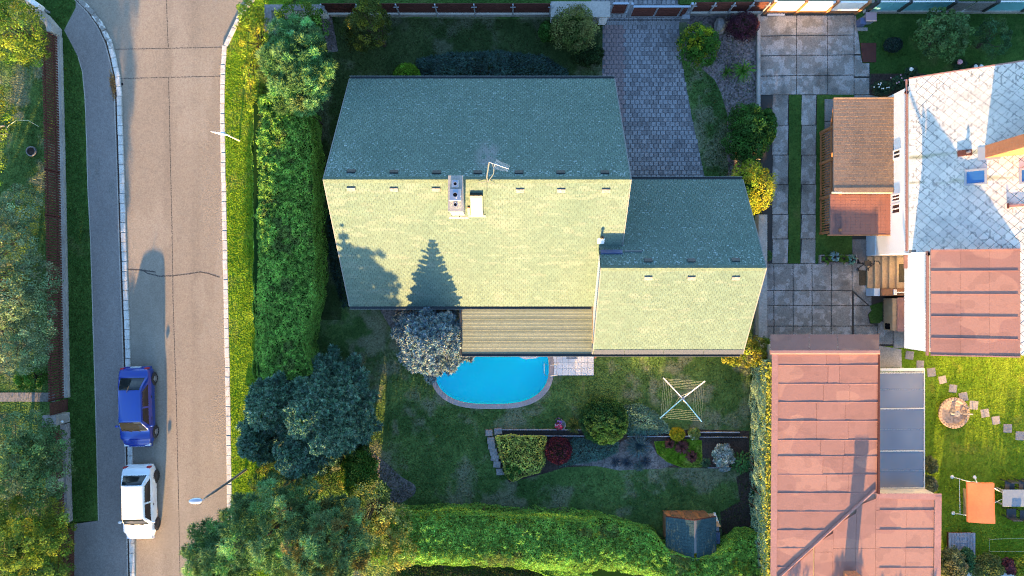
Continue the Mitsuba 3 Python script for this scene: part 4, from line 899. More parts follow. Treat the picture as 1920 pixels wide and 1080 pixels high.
# upright sheets right of the diagonal, then the rows of the side wing
for x0_, x1_, ytop in ((1528, 1563, 1000), (1563, 1606, 962), (1606, 1643, 935)):
    for a, b in ((ytop, 1030 + (6 if x0_ < 1560 else 0)), (1030 + (6 if x0_ < 1560 else 0), 1180)):
        yl = max(a, 1085 - (x0_ - 1460) * 165.0 / 178); yr2 = max(a, 1085 - (x1_ - 1460) * 165.0 / 178)
        rsheet([(x0_, min(max(yl, a), b - 2)), (x1_, min(yr2 if yr2 > a else a, b - 2)), (x1_, b), (x0_, b)])
rsheet([(1462, 1088), (1526, 1030), (1526, 1180), (1462, 1180)])
rsheet([(1643, 930), (1752, 938), (1752, 957), (1643, 957)]); 
for a, b in ((957, 994), (994, 1029), (1029, 1066), (1066, 1110), (1110, 1180)):
    rsheet([(1643, a), (1700, a), (1700, b), (1643, b)]); rsheet([(1700, a), (1752, a), (1752, b), (1700, b)])
    for l, r in ((1650, 1690), (1690, 1752)):
        p0, p1 = P(l, a, 3.5), P(r, a, 3.5); add('standing_seam', bx(p0[0], p0[1] - .012, gz(p0[1]), p1[0], p0[1] + .012, gz(p0[1]) + rng.uniform(.022, .04)), 'red_trim', GR)
p0, p1 = P(1640, 918, 3.5), P(1458, 1087, 3.5); add('valley_roll', tube([(p0[0], p0[1], gz(p0[1]) + .03), (p1[0], p1[1], gz(p1[1]) + .03)], .065, 8), 'red_trim', GR)
for pts in ([(1445, 657), (1457, 664), (1457, 1180), (1445, 1180)], [(1752, 930), (1765, 930), (1765, 1180), (1752, 1180)], [(1643, 925), (1765, 925), (1765, 938), (1643, 934)]): rsheet(pts, 'red_trim', dz=.05, name='rim')
q = lambda px, py, z: np.array(P(px, py, z) + (z,))
for a, b in ((1444, 1517), (1517, 1571), (1571, 1649)):
    v = np.array([q(a + .4, 627, 3.05), q(b - .4, 627, 3.05), q(b - .4, 656, 3.68), q(a + .4, 656, 3.68)]); add('north_sheet', (v, np.array([[0, 1, 2], [0, 2, 3]])), 'red_sheet_1', GR)
p0, p1 = P(1444, 656, 3.7), P(1650, 664, 3.7); add('ridge_trim', cham(p0[0], p1[1], 3.60, p1[0], p0[1], 3.75, .03), 'red_trim', GR)
p0, p1 = P(1640, 918, 3.3), P(1648, 660, 3.4); add('rim', bx(P(1646, 0, 3.6)[0], P(0, 925, 3.5)[1], 3.3, P(1649, 0, 3.6)[0], p1[1], 3.65), 'dark_wood', GR)
cx, cyy = P(1592, 1071, 3.4); bc = add('chimney', bx(cx - .25, cyy - .5, 3.2, cx + .27, cyy, 4.72), 'mortar', GR)
for r in range(19):
    z = 3.3 + r * .077; add('brick_course', cat([bx(cx - .28 + i * .145, cyy - .02, z, cx - .28 + i * .145 + .137, cyy + .03, z + .066) for i in range(4)] + [bx(cx - .29, cyy - .5 + i * .165, z, cx - .23, cyy - .5 + i * .165 + .155, z + .066) for i in range(3)] + [bx(cx + .25, cyy - .5 + i * .165, z, cx + .3, cyy - .5 + i * .165 + .155, z + .066) for i in range(3)]), 'brick', bc)
add('cap', cham(cx - .32, cyy - .55, 4.74, cx + .34, cyy + .06, 4.82), 'concrete', bc)
# greenhouse
t = thing('greenhouse', 'lean-to greenhouse of blue grey translucent panels along the red garage', 'greenhouse')
g0, g1 = P(1649, 0, 2.25)[0], P(1733, 0, 2.25)[0]; gy = [P(0, y, 2.25)[1] for y in (699, 730, 766, 805, 845.5, 882, 915)]
for a, b in zip(gy, gy[1:]): add('panel', np.array([[g0, a, 2.30], [g1, a, 2.2], [g1, b, 2.2], [g0, b, 2.30]]) if 0 else (np.array([[g0, a - .01, 2.30], [g1, a - .01, 2.2], [g1, b + .01, 2.2], [g0, b + .01, 2.30], [g0, a - .01, 2.285], [g1, a - .01, 2.185], [g1, b + .01, 2.185], [g0, b + .01, 2.285]]), np.array([[0, 2, 1], [0, 3, 2], [4, 5, 6], [4, 6, 7], [0, 1, 5], [0, 5, 4], [2, 3, 7], [2, 7, 6], [1, 2, 6], [1, 6, 5]])), 'poly_sheet', t)
for i, y in enumerate(gy):
    w = .05 if i in (0, 2, 4, 6) else .018; add('glazing_bar', beam((g0, y, 2.315), (g1, y, 2.215), w, .04 if w > .02 else .012), 'cream_paint' if w > .02 else 'grey_metal', t)
add('end_board', beam((g0, gy[0] + .16, 2.33), (g1, gy[0] + .16, 2.23), .16, .05), 'cream_paint', t); add('end_board', beam((g0, gy[-1] - .2, 2.2), (g1, gy[-1] - .2, 2.1), .1, .05), 'red_trim', t)
add('side_rail', beam((g1 + .02, gy[0] + .2, 2.21), (g1 + .02, gy[-1] - .1, 2.21), .05, .06), 'cream_paint', t)
for y in gy[::2]: add('post', bx(g1 - .03, y - .03, 0, g1 + .03, y + .03, 2.17), 'cream_paint', t)
for a, b in zip(gy[::2], gy[2::2]): add('side_pane', bx(g1 - .006, b + .04, .3, g1 + .006, a - .04, 2.12), 'poly_sheet', t)
add('step', bx(g1 + .05, P(0, 841)[1], 0, g1 + .4, P(0, 829)[1], .12), 'concrete', t)

# ================================================================ fences, gates, walls
t = thing('picket_fence', 'dark brown picket fence on a pale plinth along the left pavement', 'fence')
fl = [P(114.5, 74), P(119.5, 300), P(124, 540), P(127, 744)]; ln = LineString(fl); L = ln.length
add('plinth', prism(LineString(PL([(115, 72), (120.5, 300), (125.5, 540), (129, 744)])).buffer(.13, cap_style=2), 0, .32), 'concrete', t)
n = int(L / .138)
for i in range(n):
    s = (i + .5) * L / n; a, c = ln.interpolate(s - .02), ln.interpolate(s); b = ln.interpolate(s + .02); ang = math.atan2(b.y - a.y, b.x - a.x)
    hgt = 1.62 + rng.uniform(-.02, .02); m = prism([(-.046, -.011), (.046, -.011), (.046, .011), (-.046, .011)], .34, hgt); add('picket', mv(rotz(m, ang + rng.uniform(-.03, .03)), (c.x, c.y, 0)), 'dark_wood', t)
for z in (.6, 1.35): add('rail', cat([beam((a[0] - .04, a[1], z), (b[0] - .04, b[1], z), .04, .07) for a, b in zip(fl, fl[1:])]), 'dark_wood', t)
for i in range(9): c = ln.interpolate(L * i / 8); add('post', bx(c.x - .11, c.y - .04, 0, c.x - .05, c.y + .04, 1.5), 'dark_wood', t)
t = thing('picket_gate', 'dark brown picket gate at the street end of the garden path', 'gate')
ga, gb = P(129, 747), P(130, 770)
for i in range(6):
    y = ga[1] + (gb[1] - ga[1]) * (i + .5) / 6; add('picket', bx(ga[0] - .012, y - .047, .08, ga[0] + .012, y + .047, 1.6), 'dark_wood', t)
for z in (.4, 1.3): add('rail', bx(ga[0] - .05, gb[1], z, ga[0] - .012, ga[1], z + .07), 'dark_wood', t)
t = thing('gate_pillar', 'pale concrete pillar with a small lamp beside the picket gate', 'pillar')
p0, p1 = P(100, 790), P(133, 772)
add('shaft', cham(p0[0] + .3, p0[1], 0, p1[0], p1[1], 1.25), 'concrete', t); add('cap', cham(p0[0] + .25, p0[1] - .04, 1.25, p1[0] + .04, p1[1] + .04, 1.33), 'stone_pale', t); add('lamp', trimesh.creation.icosphere(2, .07).apply_translation((p1[0] + .15, p1[1] - .35, 1.0)), 'lamp_clear', t)
t = thing('low_fence', 'lower dark picket fence on a pale wall under the trees at the bottom left', 'fence')
add('plinth', prism(LineString(PL([(129, 792), (131, 880), (134, 975)])).buffer(.13, cap_style=2), 0, .55), 'stone_pale', t); add('pier', cham(*P(108, 905), 0, *P(131, 889), 1.0), 'concrete', t)
ln = LineString(PL([(128, 800), (130, 885), (133, 972)])); n = 36
for i in range(n): c = ln.interpolate(ln.length * (i + .5) / n); add('picket', bx(c.x - .012, c.y - .046, .5, c.x + .012, c.y + .046, 1.5), 'dark_wood', t)
t = thing('mesh_gate', 'dark slatted driveway gate half hidden under the yellow tree at the bottom left', 'gate')
g = [P(141, 986), P(141, 1100)]
for i in range(26): y = g[0][1] + (g[1][1] - g[0][1]) * i / 25; add('slat', bx(g[0][0] - .015, y - .04, .1, g[0][0] + .015, y + .04, 1.5), 'dark_wood', t)
for z in (.2, 1.35): add('rail', bx(g[0][0] - .06, g[1][1], z, g[0][0] - .02, g[0][1], z + .06), 'dark_wood', t)
t = thing('garden_wall', 'short concrete garden wall bending away at the upper left corner', 'wall')
add('low_wall', prism(PL([(112, 72), (117, 72), (116, 58), (86, 22), (60, -5), (30, -60), (20, -60), (60, 12)]), 0, .45), 'concrete', t); add('pier', prism(PL([(110, 71), (118.3, 71), (118.3, 57), (96, 31), (88, 32), (108, 60)]), .0, 1.0), 'concrete', t)
t = thing('white_signboard', 'pale blue white board standing on the concrete wall at the upper left corner', 'board')
a, b = np.array(P(40, -12, 1.2)), np.array(P(76, 14, 1.2)); add('panel', beam((*a, 1.15), (*b, 1.15), .22, .5), 'panel_white', t); add('leg', bx(b[0] - .3, b[1] + .1, 0, b[0] - .2, b[1] + .2, 1.0), 'grey_metal', t)
# front fence of dark boards
def front_fence(label, px0, px1, y0, y1, h, posts, rows=7, mat='dark_wood', post='grey_metal', plinth='concrete', name='board_fence', fn=None, pl=True, ext=0):
    t = thing(name, label, 'fence'); a, b = np.array(P(px0, y0)), np.array(P(px1, y1)); pp = [a + (b - a) * f for f in posts]
    if pl: add('plinth', prism(LineString([a, b]).buffer(.10, cap_style=2), 0, .28), plinth, t)
    bh = (h - .36) / rows
    for p, q in zip(pp, pp[1:]):
        for i in range(rows): add('board', beam((*p, .34 + (i + .5) * bh), (*q, .34 + (i + .5) * bh), .03, bh * .86), mat, t)
    for p in pp: add('post', cat([bx(p[0] - .03, p[1] - .12, 0, p[0] + .03, p[1] - .04, h + .05), bx(p[0] - .14, p[1] - .14, h - .25, p[0] + .14, p[1] - .10, h - .21)]), post, t)
    return t
front_fence('long dark red board fence with grey posts behind the front lawn', 616, 1030, 28, 28, 1.6, [0, .155, .325, .495, .665, .835, 1])
front_fence('short dark board fence between the sliding gate and the neighbour yard', 1290, 1424, 26, 25, 1.6, [0, .27, .53, .78, 1])
t = thing('corner_wall', 'pale L shaped wall round the green bushes at the corner of the street', 'wall')
add('wall', cat([prism(PL([(514, 29), (618, 29), (618, 35), (514, 35)]), 0, 1.30), prism(PL([(514, 35), (522, 35), (522, 75), (514, 75)]), 0, 1.30)]), 'white_wall', t)
add('coping', cat([prism(PL([(512, 27), (620, 27), (620, 38), (512, 38)]), 1.3, 1.37), prism(PL([(512, 38), (525, 38), (525, 76), (512, 76)]), 1.3, 1.37)]), 'stone_pale', t)
t = thing('bin_enclosure', 'concrete bin enclosure with a flat slab roof half hidden by a variegated shrub', 'enclosure')
a, b = P(1032, 47), P(1135, 24); add('walls', bx(*a, 0, *b, 1.22), 'white_wall', t); add('roof_slab', cham(a[0] - .05, a[1] - .06, 1.22, b[0] + .08, b[1] + .1, 1.32), 'concrete', t); add('door', bx(a[0] + 1.4, a[1] - .03, .05, a[0] + 2.5, a[1], 1.1), 'grey_metal', t)
def frame_gate(name, label, px0, px1, y, h, bars, mat='dark_wood', rows=7, frame='galvanised', y2=None):
    t = thing(name, label, 'gate'); a, b = np.array(P(px0, y)), np.array(P(px1, y2 or y)); w = .07
    add('frame', cat([beam((*a, .12), (*b, .12), w), beam((*a, h), (*b, h), w + .03, w)] + [beam((*(a + (b - a) * f), .12), (*(a + (b - a) * f), h), w) for f in bars]), frame, t)
    for f0, f1 in zip(bars, bars[1:]):
        p, q = a + (b - a) * (f0 + .02), a + (b - a) * (f1 - .02)
        for i in range(rows): zc = .16 + (h - .2) * (i + .5) / rows; add('slat', beam((*p, zc), (*q, zc), .025, (h - .2) / rows * .8), mat, t)
    return t
frame_gate('wicket_gate', 'small grey framed gate with dark slats next to the bin enclosure', 1143, 1170, 27, 1.5, [0, 1])
t = frame_gate('sliding_gate', 'wide grey framed sliding gate with dark slats across the driveway', 1180, 1282, 32, 1.45, [0, .44, .88, 1])
for px in (1176, 1284): add('gate_post', bx(P(px, 0)[0] - .06, P(0, 30)[1] - .06, 0, P(px, 0)[0] + .06, P(0, 30)[1] + .06, 1.72), 'galvanised', t)
add('drive_box', cham(*P(1276, 41), 0, *P(1290, 33), .45), 'grey_metal', t); add('rail', bx(*P(1137, 39), .04, *P(1274, 37.6), .07), 'gutter', t)
t = thing('panel_gate', 'wide gate of white panels in rust brown frames before the concrete yard', 'gate')
a, b = P(1436, 25), P(1606, 25); y = a[1]
for i, (u, v) in enumerate(((1438, 1487), (1493, 1543), (1552, 1600))):
    x0_, x1_ = P(u, 0)[0], P(v, 0)[0]; add('panel', bx(x0_, y - .02, .40, x1_, y + .02, 1.5), 'panel_white', t); add('kick_board', bx(x0_, y - .03, .08, x1_, y + .03, .37), 'rust_wood', t); add('top_rail', bx(x0_, y - .04, 1.5, x1_, y + .04, 1.57), 'white_paint', t)
for u in (1433, 1490, 1546, 1604): x = P(u, 0)[0]; add('post', bx(x - .06, y - .07, 0, x + .06, y + .07, 1.66), 'rust_wood', t)
add('latch', trimesh.creation.icosphere(2, .07).apply_translation((P(1433, 0)[0], y, 1.73)), 'lamp_clear', t); add('sill', bx(P(1438, 0)[0], y - .14, .0, P(1470, 0)[0], y - .05, .1), 'white_paint', t)
t = thing('glass_fence', 'turquoise panel fence with dark posts at the upper right edge', 'fence')
ps = [1622, 1680, 1762, 1838, 1910, 1990]; y = P(0, 23)[1]
add('plinth', bx(P(1618, 0)[0], y - .08, 0, P(1990, 0)[0], y + .08, .25), 'concrete', t)
for i, (u, v) in enumerate(zip(ps, ps[1:])):
    if i == 2: continue
    x0_, x1_ = P(u, 0)[0] + .1, P(v, 0)[0] - .1; m = (x0_ + x1_) / 2
    for c, d in ((x0_, m - .02), (m + .02, x1_)): add('panel', bx(c, y - .015, .28, d, y + .015, 1.45), 'turquoise_panel', t)
    add('cap_rail', bx(x0_, y - .03, 1.45, x1_, y + .03, 1.5), 'white_paint', t)
for u in ps: x = P(u, 0)[0]; add('post', cat([bx(x - .08, y - .08, 0, x - .02, y + .08, 1.5), bx(x + .02, y - .08, 0, x + .08, y + .08, 1.5)]), 'gutter', t)
add('gate_leaf', cat([bx(P(1764, 0)[0], y - .02, .1, P(1798, 0)[0], y + .02, 1.4), bx(P(1802, 0)[0], y - .02, .1, P(1836, 0)[0], y + .02, 1.4)]), 'stone_grey', t); add('lamp_bar', bx(*P(1640, 17), 1.52, *P(1662, 13), 1.6), 'white_paint', t)
t = thing('boundary_wall', 'grey concrete boundary wall between the green roofed house and the slab yard', 'wall')
add('kerb', cham(*P(1417.5, 300), 0, *P(1423.5, 23), .22), 'concrete', t); add('wall', cham(*P(1416, 640), 0, *P(1432, 404), .55), 'concrete', t)
t = thing('garden_edging', 'thin grey timber edging boards round the flower beds in the lawn', 'edging')
for a, b, c, d, z in ((929, 805.6, 1095, 804.2, .16), (929, 817.2, 1095, 815.8, .16), (1175, 818.5, 1300, 817, .14), (1310, 811, 1386, 809, .14), (1310, 819.5, 1400, 818.5, .12), (1325, 877, 1372, 876, .1)): add('board', bx(*P(a, b), 0, *P(c, d), z), 'grey_wood', t)
_count['border_stones'] = 1; labels['border_stones'] = {'label': 'stepped row of grey edging stones on the left of the yellow green bush', 'category': 'edging stones'}
for px, py in ((917, 811), (934, 808), (920.5, 825), (922, 836), (925.5, 847), (928, 858), (932, 870), (938, 884)):
    c = P(px, py); s = rng.uniform(.34, .44); add('stone', mv(rotz(cham(-s / 2, -.17, 0, s / 2, .17, .12 + rng.uniform(0, .04), .025), rng.uniform(-.2, .2)), (c[0], c[1], 0)), 'stone_grey' if px > 918 else 'stone_pale', 'border_stones')
# ------------------------------------------------ lamps and signs
def radial(px, py, z): return np.array(P(px, py, z) + (z,))
t = thing('street_lamp', 'slim street lamp with a pale oval head leaning over the road', 'street lamp')
b = np.array(P(462, 880) + (0,)); top = radial(381, 937, 6.0); hd = radial(366, 944, 6.0)
add('pole', tube([b, b * .6 + np.array([top[0], top[1], 3.6]) * .4 - [0, 0, 1.44 - 1.44], [b[0] * .25 + top[0] * .75, b[1] * .25 + top[1] * .75, 5.6]], [.075, .06, .05], 10), 'stone_pale', t)
add('arm', tube([[b[0] * .25 + top[0] * .75, b[1] * .25 + top[1] * .75, 5.6], [b[0] * .1 + top[0] * .9, b[1] * .1 + top[1] * .9, 5.85], top], .035, 8), 'grey_metal', t)
d = unit(hd - top); m = trimesh.creation.icosphere(3, 1.0); v = m.vertices * (.36, .15, .09); v[:, 0] *= 1 - .25 * (v[:, 0] < 0); m2 = rotz((v, m.faces), math.atan2(0.15 * d[1], d[0]))
add('head', mv(m2, (top[0] - .30, top[1] - .05, 6.0)), 'galvanised', t, smooth=True); add('diffuser', mv(rotz((v * (.8, .8, .5), m.faces), math.atan2(.15 * d[1], d[0])), (top[0] - .30, top[1] - .05, 5.95)), 'lamp_clear', t, smooth=True)
t = thing('white_signpost', 'white signpost with a narrow pointed plate on the right kerb', 'sign')
b = np.array(P(450, 264) + (0,)); top = radial(419, 250, 2.3); add('pole', tube([b, (b + top) / 2, top], [.05, .04, .035], 8), 'white_paint', t)
a1, a2 = radial(394, 246.5, 2.4), radial(430, 254, 2.4); add('plate', cat([tube([a1, (a1 + a2) / 2, a2], [.008, .06, .02], 6)]), 'white_paint', t); add('bracket', cham(top[0] - .09, top[1] - .06, 2.28, top[0] + .09, top[1] + .06, 2.4), 'white_paint', t)
# ------------------------------------------------ cars
def car(label, cx, cy, ang, L, W, Hh, st, paint, rim, name='parked_car', stripe=False, doors=2):
    """st: distances from the rear of the rear deck, rear window, roof, windscreen and bonnet ends"""
    t = thing(name, label, 'car', None); y0 = -L / 2; a, b, c, d, e = st
    K = np.array([y0, y0 + .03, y0 + .12, y0 + a, y0 + b, y0 + (b + c) / 2, y0 + c, y0 + d, y0 + d + .35, L / 2 - .40, L / 2 - .16, L / 2 - .05, L / 2])
    wb = W / 2 * np.array([.62, .80, .92, .975, 1, 1, 1, .985, .97, .93, .82, .66, .44]); zb = np.array([.66, .80, .88, .92, .90, .89, .88, .88, .85, .78, .70, .62, .52])
    tr = np.array([0, 0, 0, .05, .95, 1, .97, 0, 0, 0, 0, 0, 0]); zr = zb + .02 + tr * (Hh - zb - .02); wr = wb * (.92 - .20 * tr); zl = np.array([.36, .28, .22, .2, .2, .2, .2, .2, .2, .2, .23, .28, .36])
    from scipy.interpolate import PchipInterpolator as _pc
    smoothed = {id(q): _pc(K, q) for q in (wb, zb, wr, zr, zl, tr)}; ev = lambda y, q: float(smoothed[id(q)](min(max(y, K[0]), K[-1])))
    def sec(y):
        w, z, r, h, l = (ev(y, q) for q in (wb, zb, wr, zr, zl)); f = ev(y, tr)
        return np.array([[w * .90, l], [w * .985, l + .16], [w, (l + z) / 2 + .04], [w * .985, z - .07], [w * .95, z], [r, h - .07 * f - .008], [r * .95, h - .03 * f - .005], [r * .82, h + .005], [r * .45, h + .03], [0, h + .04]])
    ys = np.unique(np.concatenate([K, np.linspace(-L / 2, L / 2, 70)])); S = np.array([sec(y) for y in ys]); k = S.shape[1]
    full = np.concatenate([S, S[:, -2::-1] * [-1, 1]], 1); v = np.concatenate([full[..., :1], np.repeat(ys[:, None, None], full.shape[1], 1), full[..., 1:]], -1); m = full.shape[1]; f = []
    for i in range(len(ys) - 1):
        for j in range(m - 1): q = i * m + j; f += [[q, q + m, q + m + 1], [q, q + m + 1, q + 1]]
    V = v.reshape(-1, 3)
    for i in (0, len(ys) - 1):
        n0 = len(V); V = np.vstack([V, [[0, ys[i], .55]]])
        for j in range(m - 1): f.append([i * m + j, i * m + j + 1, n0][:: 1 if i == 0 else -1])
    f = np.array(f)
    def put(mesh): return mv(rotz(mesh, ang), (cx, cy, 0))
    add('body', put((V, f)), paint, t, smooth=35)
    def patch(y0, y1, j, u0, u1, off, sgn=1, y0b=None, y1b=None, n=8):
        """glass laid on the body between section points j and j + 1"""
        q = []
        for s in np.linspace(0, 1, n):
            for u, ya, yb in ((u0, y0, y1), (u1, y0 if y0b is None else y0b, y1 if y1b is None else y1b)):
                y = ya + (yb - ya) * s; S = sec(y); p = S[j] * (1 - u) + S[j + 1] * u; dv = S[j + 1] - S[j]; nn = np.array([dv[1], -dv[0]]); nn /= np.linalg.norm(nn) + 1e-9
                q.append([(p[0] + nn[0] * off) * sgn, y, p[1] + nn[1] * off])
        fs = [x for i in range(n - 1) for x in ([2 * i, 2 * i + 2, 2 * i + 3], [2 * i, 2 * i + 3, 2 * i + 1])]
        return np.array(q), np.array(fs)
    def top(y0, y1, ins, off, n=9):
        q = []
        for s in np.linspace(0, 1, n):
            y = y0 + (y1 - y0) * s; r, h = ev(y, wr) * ins, ev(y, zr) + .04
            q += [[x * r, y, h - .05 * x * x + off] for x in (-1, -.5, 0, .5, 1)]
        fs = [x for i in range(n - 1) for j in range(4) for x in ([5 * i + j, 5 * i + j + 1, 5 * i + j + 6], [5 * i + j, 5 * i + j + 6, 5 * i + j + 5])]
        return np.array(q), np.array(fs)
    add('windscreen', put(top(y0 + d - .05, y0 + c + .07, .90, .014)), 'car_glass', t); add('rear_window', put(top(y0 + a + .07, y0 + b - .05, .86, .016)), 'car_glass', t)
    mid = y0 + (b + c) / 2 + .12
    for sg in (-1, 1):
        for p, q, pb, qb in ((y0 + b - .28, mid - .05, y0 + b + .04, mid - .05), (mid + .05, y0 + c + .30, mid + .05, y0 + c + .02)): add('side_window', put(patch(p, q, 4, .14, .88, .012, sg, pb, qb)), 'car_glass', t)
        add('door_mirror', put(mv((trimesh.creation.icosphere(2, 1).vertices * (.10, .06, .07), trimesh.creation.icosphere(2, 1).faces), (sg * (W / 2 + .07), y0 + c + .34, .95))), paint, t, smooth=True)
        for yy in (y0 + .62, L / 2 - .72):
            wx = sg * (W / 2 - .08); g = np.linspace(0, 2 * np.pi, 25)[:-1]
            prof = [(.17, -.09), (.29, -.09), (.305, -.06), (.305, .07), (.28, .095), (.19, .095)]; lv, lf = lathe([(r, z) for r, z in prof], 24); rot = np.column_stack([lv[:, 2] * sg + wx, lv[:, 0] + yy, lv[:, 1] + .305])
            k_ = add('wheel', put((rot, lf)), 'rubber', t, smooth=40); lv, lf = lathe([(.20, .085), (.17, .07), (.06, .088), (.001, .09)], 20); add('rim', put((np.column_stack([lv[:, 2] * sg + wx, lv[:, 0] + yy, lv[:, 1] + .305]), lf)), rim, k_)
            lv, lf = lathe([(.36, .0), (.001, .0)], 20); add('wheel_arch', put((np.column_stack([lv[:, 2] + sg * (W / 2 - .005), lv[:, 0] + yy, np.maximum(lv[:, 1] + .33, .2)]), lf)), 'black_plastic', t)
        add('headlight', put(bx(sg * W * .26, L / 2 - .21, .56, sg * W * .41, L / 2 - .05, .69)), 'lamp_clear', t); add('tail_light', put(bx(sg * W * .33, y0 - .015, .62, sg * W * .43, y0 + .08, .86)), 'lamp_red', t)
        for yy in (mid - .55, mid + .55) if doors > 1 else (mid + .1,): add('door_handle', put(bx(sg * (W / 2 - .02), yy, .72, sg * (W / 2 + .018), yy + .14, .755)), 'black_plastic', t)
    add('bumper', put(bx(-W * .38, L / 2 - .1, .3, W * .38, L / 2 + .03, .46)), paint, t); add('bumper', put(bx(-W * .42, y0 - .04, .34, W * .42, y0 + .08, .56)), paint, t)
    add('number_plate', put(bx(-.26, y0 - .055, .58, .26, y0 - .01, .69)), 'panel_white', t); add('number_plate', put(bx(-.26, L / 2 + .03, .35, .26, L / 2 + .045, .46)), 'panel_white', t)
    for sg in (-.35, .12): add('wiper', put(beam((sg, y0 + d - .03, .955), (sg + .42, y0 + d - .12, 1.02), .022, .015)), 'black_plastic', t)
    return t, put
c = P(268, 760); t, put = car('dark blue car parked with two wheels over the white kerb', c[0], c[1], math.pi + .022, 4.15, 1.66, 1.42, (.42, 1.12, 2.66, 3.32, 4.0), 'car_blue', 'rim')
add('aerial', put(beam((.1, -.9, 1.44), (-.12, -1.25, 1.62), .02)), 'black_plastic', t)
c = P(272.5, 936); car('small white car parked behind the blue car, its roof glaring in the sun', c[0], c[1], math.pi + .022, 3.84, 1.60, 1.40, (.32, .86, 2.5, 3.02, 3.7), 'car_white', 'black_plastic', doors=1)
# ------------------------------------------------ things in the gardens
t = thing('rotary_clothes_dryer', 'rotary clothes dryer with four arms and yellow lines on the lawn', 'clothes dryer')
ce = np.array(P(1280, 747, 1.55)); tips = [np.array(P(a, b, 1.9) + (1.9,)) for a, b in ((1243.5, 708.5), (1322, 714.5), (1316, 791), (1237.5, 784))]
add('pole', tube([(*ce, 0), (*ce, 1.62)], .03, 10), 'galvanised', t); add('hub', lathe([(.001, 1.68), (.07, 1.66), (.07, 1.45), (.001, 1.43)], 12, ce), 'grey_plastic', t)
for i, q in enumerate(tips):
    k = add('arm', beam((*ce, 1.55), q, .045, .05), 'white_paint' if i < 2 else 'mint_metal', t); add('strut', beam((*ce, .95), np.array([*ce, 1.55]) * .55 + q * .45, .025), 'galvanised', k)
for i in range(4):
    p, q = tips[i], tips[(i + 1) % 4]; o = np.array([*ce, 1.55])
    for f in np.linspace(.54, .96, 6): add('line', tube([o + (p - o) * f, (o + (p - o) * f + o + (q - o) * f) / 2 - [0, 0, .01], o + (q - o) * f], .0042, 4), 'clothes_line', t)
t = thing('garden_shed', 'small garden shed with a green gable roof and brown plank front by the hedge', 'shed')
sx, sa, sb, fy, by_ = 9.18, 7.92, 10.40, -11.85, -13.3; ez, rz = 1.62, 2.2
fw = [(sa + .12, 0), (sb - .12, 0), (sb - .12, ez), (sx, rz - .06), (sa + .12, ez)]
m = trimesh.creation.extrude_polygon(Polygon(fw), fy - by_ - .2, engine='earcut'); v = m.vertices; add('wall', (np.column_stack([v[:, 0], fy - .03 - v[:, 2], v[:, 1]]), m.faces), 'brown_plank', t)
xs_ = np.linspace(sa + .12, sb - .12, 10)
for i, (a, b) in enumerate(zip(xs_, xs_[1:])):
    h1 = lambda x: ez + (rz - .06 - ez) * (1 - abs(x - sx) / (sx - sa if x < sx else sb - sx)) - .03; p = prism([(a + .008, 0), (b - .008, 0), (b - .008, h1(b)), (a + .008, h1(a))] if not a < sx < b else [(a + .008, 0), (b - .008, 0), (b - .008, h1(b)), (sx, h1(sx)), (a + .008, h1(a))], 0, .02 + rng.uniform(0, .008)); v = p[0]
    add('plank', (np.column_stack([v[:, 0], fy - .03 + v[:, 2], v[:, 1]]), p[1]), 'brown_plank' if i % 3 else 'rust_wood', t)
for nm, p0, v_, u in (('left_roof', (sa - .05, fy + .14, ez - .05), (sx - sa + .05, 0, rz - ez + .05), (0, -1, 0)), ('right_roof', (sb + .05, fy + .14, ez - .05), (sx - sb - .05, 0, rz - ez + .05), (0, -1, 0))):
    s = Slope(p0, u, v_); k = add('roof', s.slab(0, fy - by_ + .2, 0, s.L, -.05, 0), 'roof_felt', t); vs = []
    for r in range(int(s.L / .16)):
        for c_ in range(12): vs.append(s.slab(c_ * .17 + .005, c_ * .17 + .165, r * .16 + .004, r * .16 + .158, 0, .012 + rng.uniform(0, .008)))
    tag(add('shingles', cat(vs), 'shed_shingle', k), kind='stuff'); add('edge_board', s.slab(-.025, 0, 0, s.L, -.08, .02), 'dark_wood', k)
t = thing('water_butt', 'dark blue box and pale boards leaning on the right side of the shed', 'container')
add('box', cham(sb + .08, -13.35, 0, sb + .45, -12.75, .9), 'blue_plastic', t); add('lid', cham(sb + .1, -12.7, .75, sb + .42, -12.35, .8), 'grey_plastic', t); add('board', beam((sb + .05, -12.0, .1), (sb + .15, -12.3, 1.3), .45, .03), 'pale_wood', t); add('board', beam((sb + .36, -11.95, .1), (sb + .3, -12.3, 1.2), .12, .03), 'panel_white', t)
t = thing('fountain', 'round scalloped stone fountain basin in the sunny lawn', 'fountain')
fx, fy_ = P(1789.5, 774.5, .2); add('basin', lathe([(.62, .02), (.70, .05), (.70, .20), (.66, .20), (.62, .10), (.2, .06), (.001, .06)], 32, (fx, fy_)), 'stone_warm', t)
for i in range(30):
    g = i * 6.283 / 30; add('rim_stone', mv(rotz(cham(-.07, -.075, 0, .07, .075, .10, .02), g + 1.57), (fx + .745 * math.cos(g), fy_ + .745 * math.sin(g), .12)), 'stone_warm', t)
add('pedestal', lathe([(.16, .05), (.10, .2), (.08, .4), (.16, .5), (.05, .52), (.001, .5)], 14, (fx - .02, fy_ + .02)), 'stone_grey', t); add('spout', tube([(fx + .35, fy_ - .02, .12), (fx + .6, fy_ - .03, .3), (fx + .9, fy_ - .04, .33)], .045, 8), 'stone_pale', t)
t = thing('garden_swing', 'garden swing seat under an orange canopy with a white tube frame', 'swing')
q3 = lambda x, y, z: np.array(P(x, y, z) + (z,))
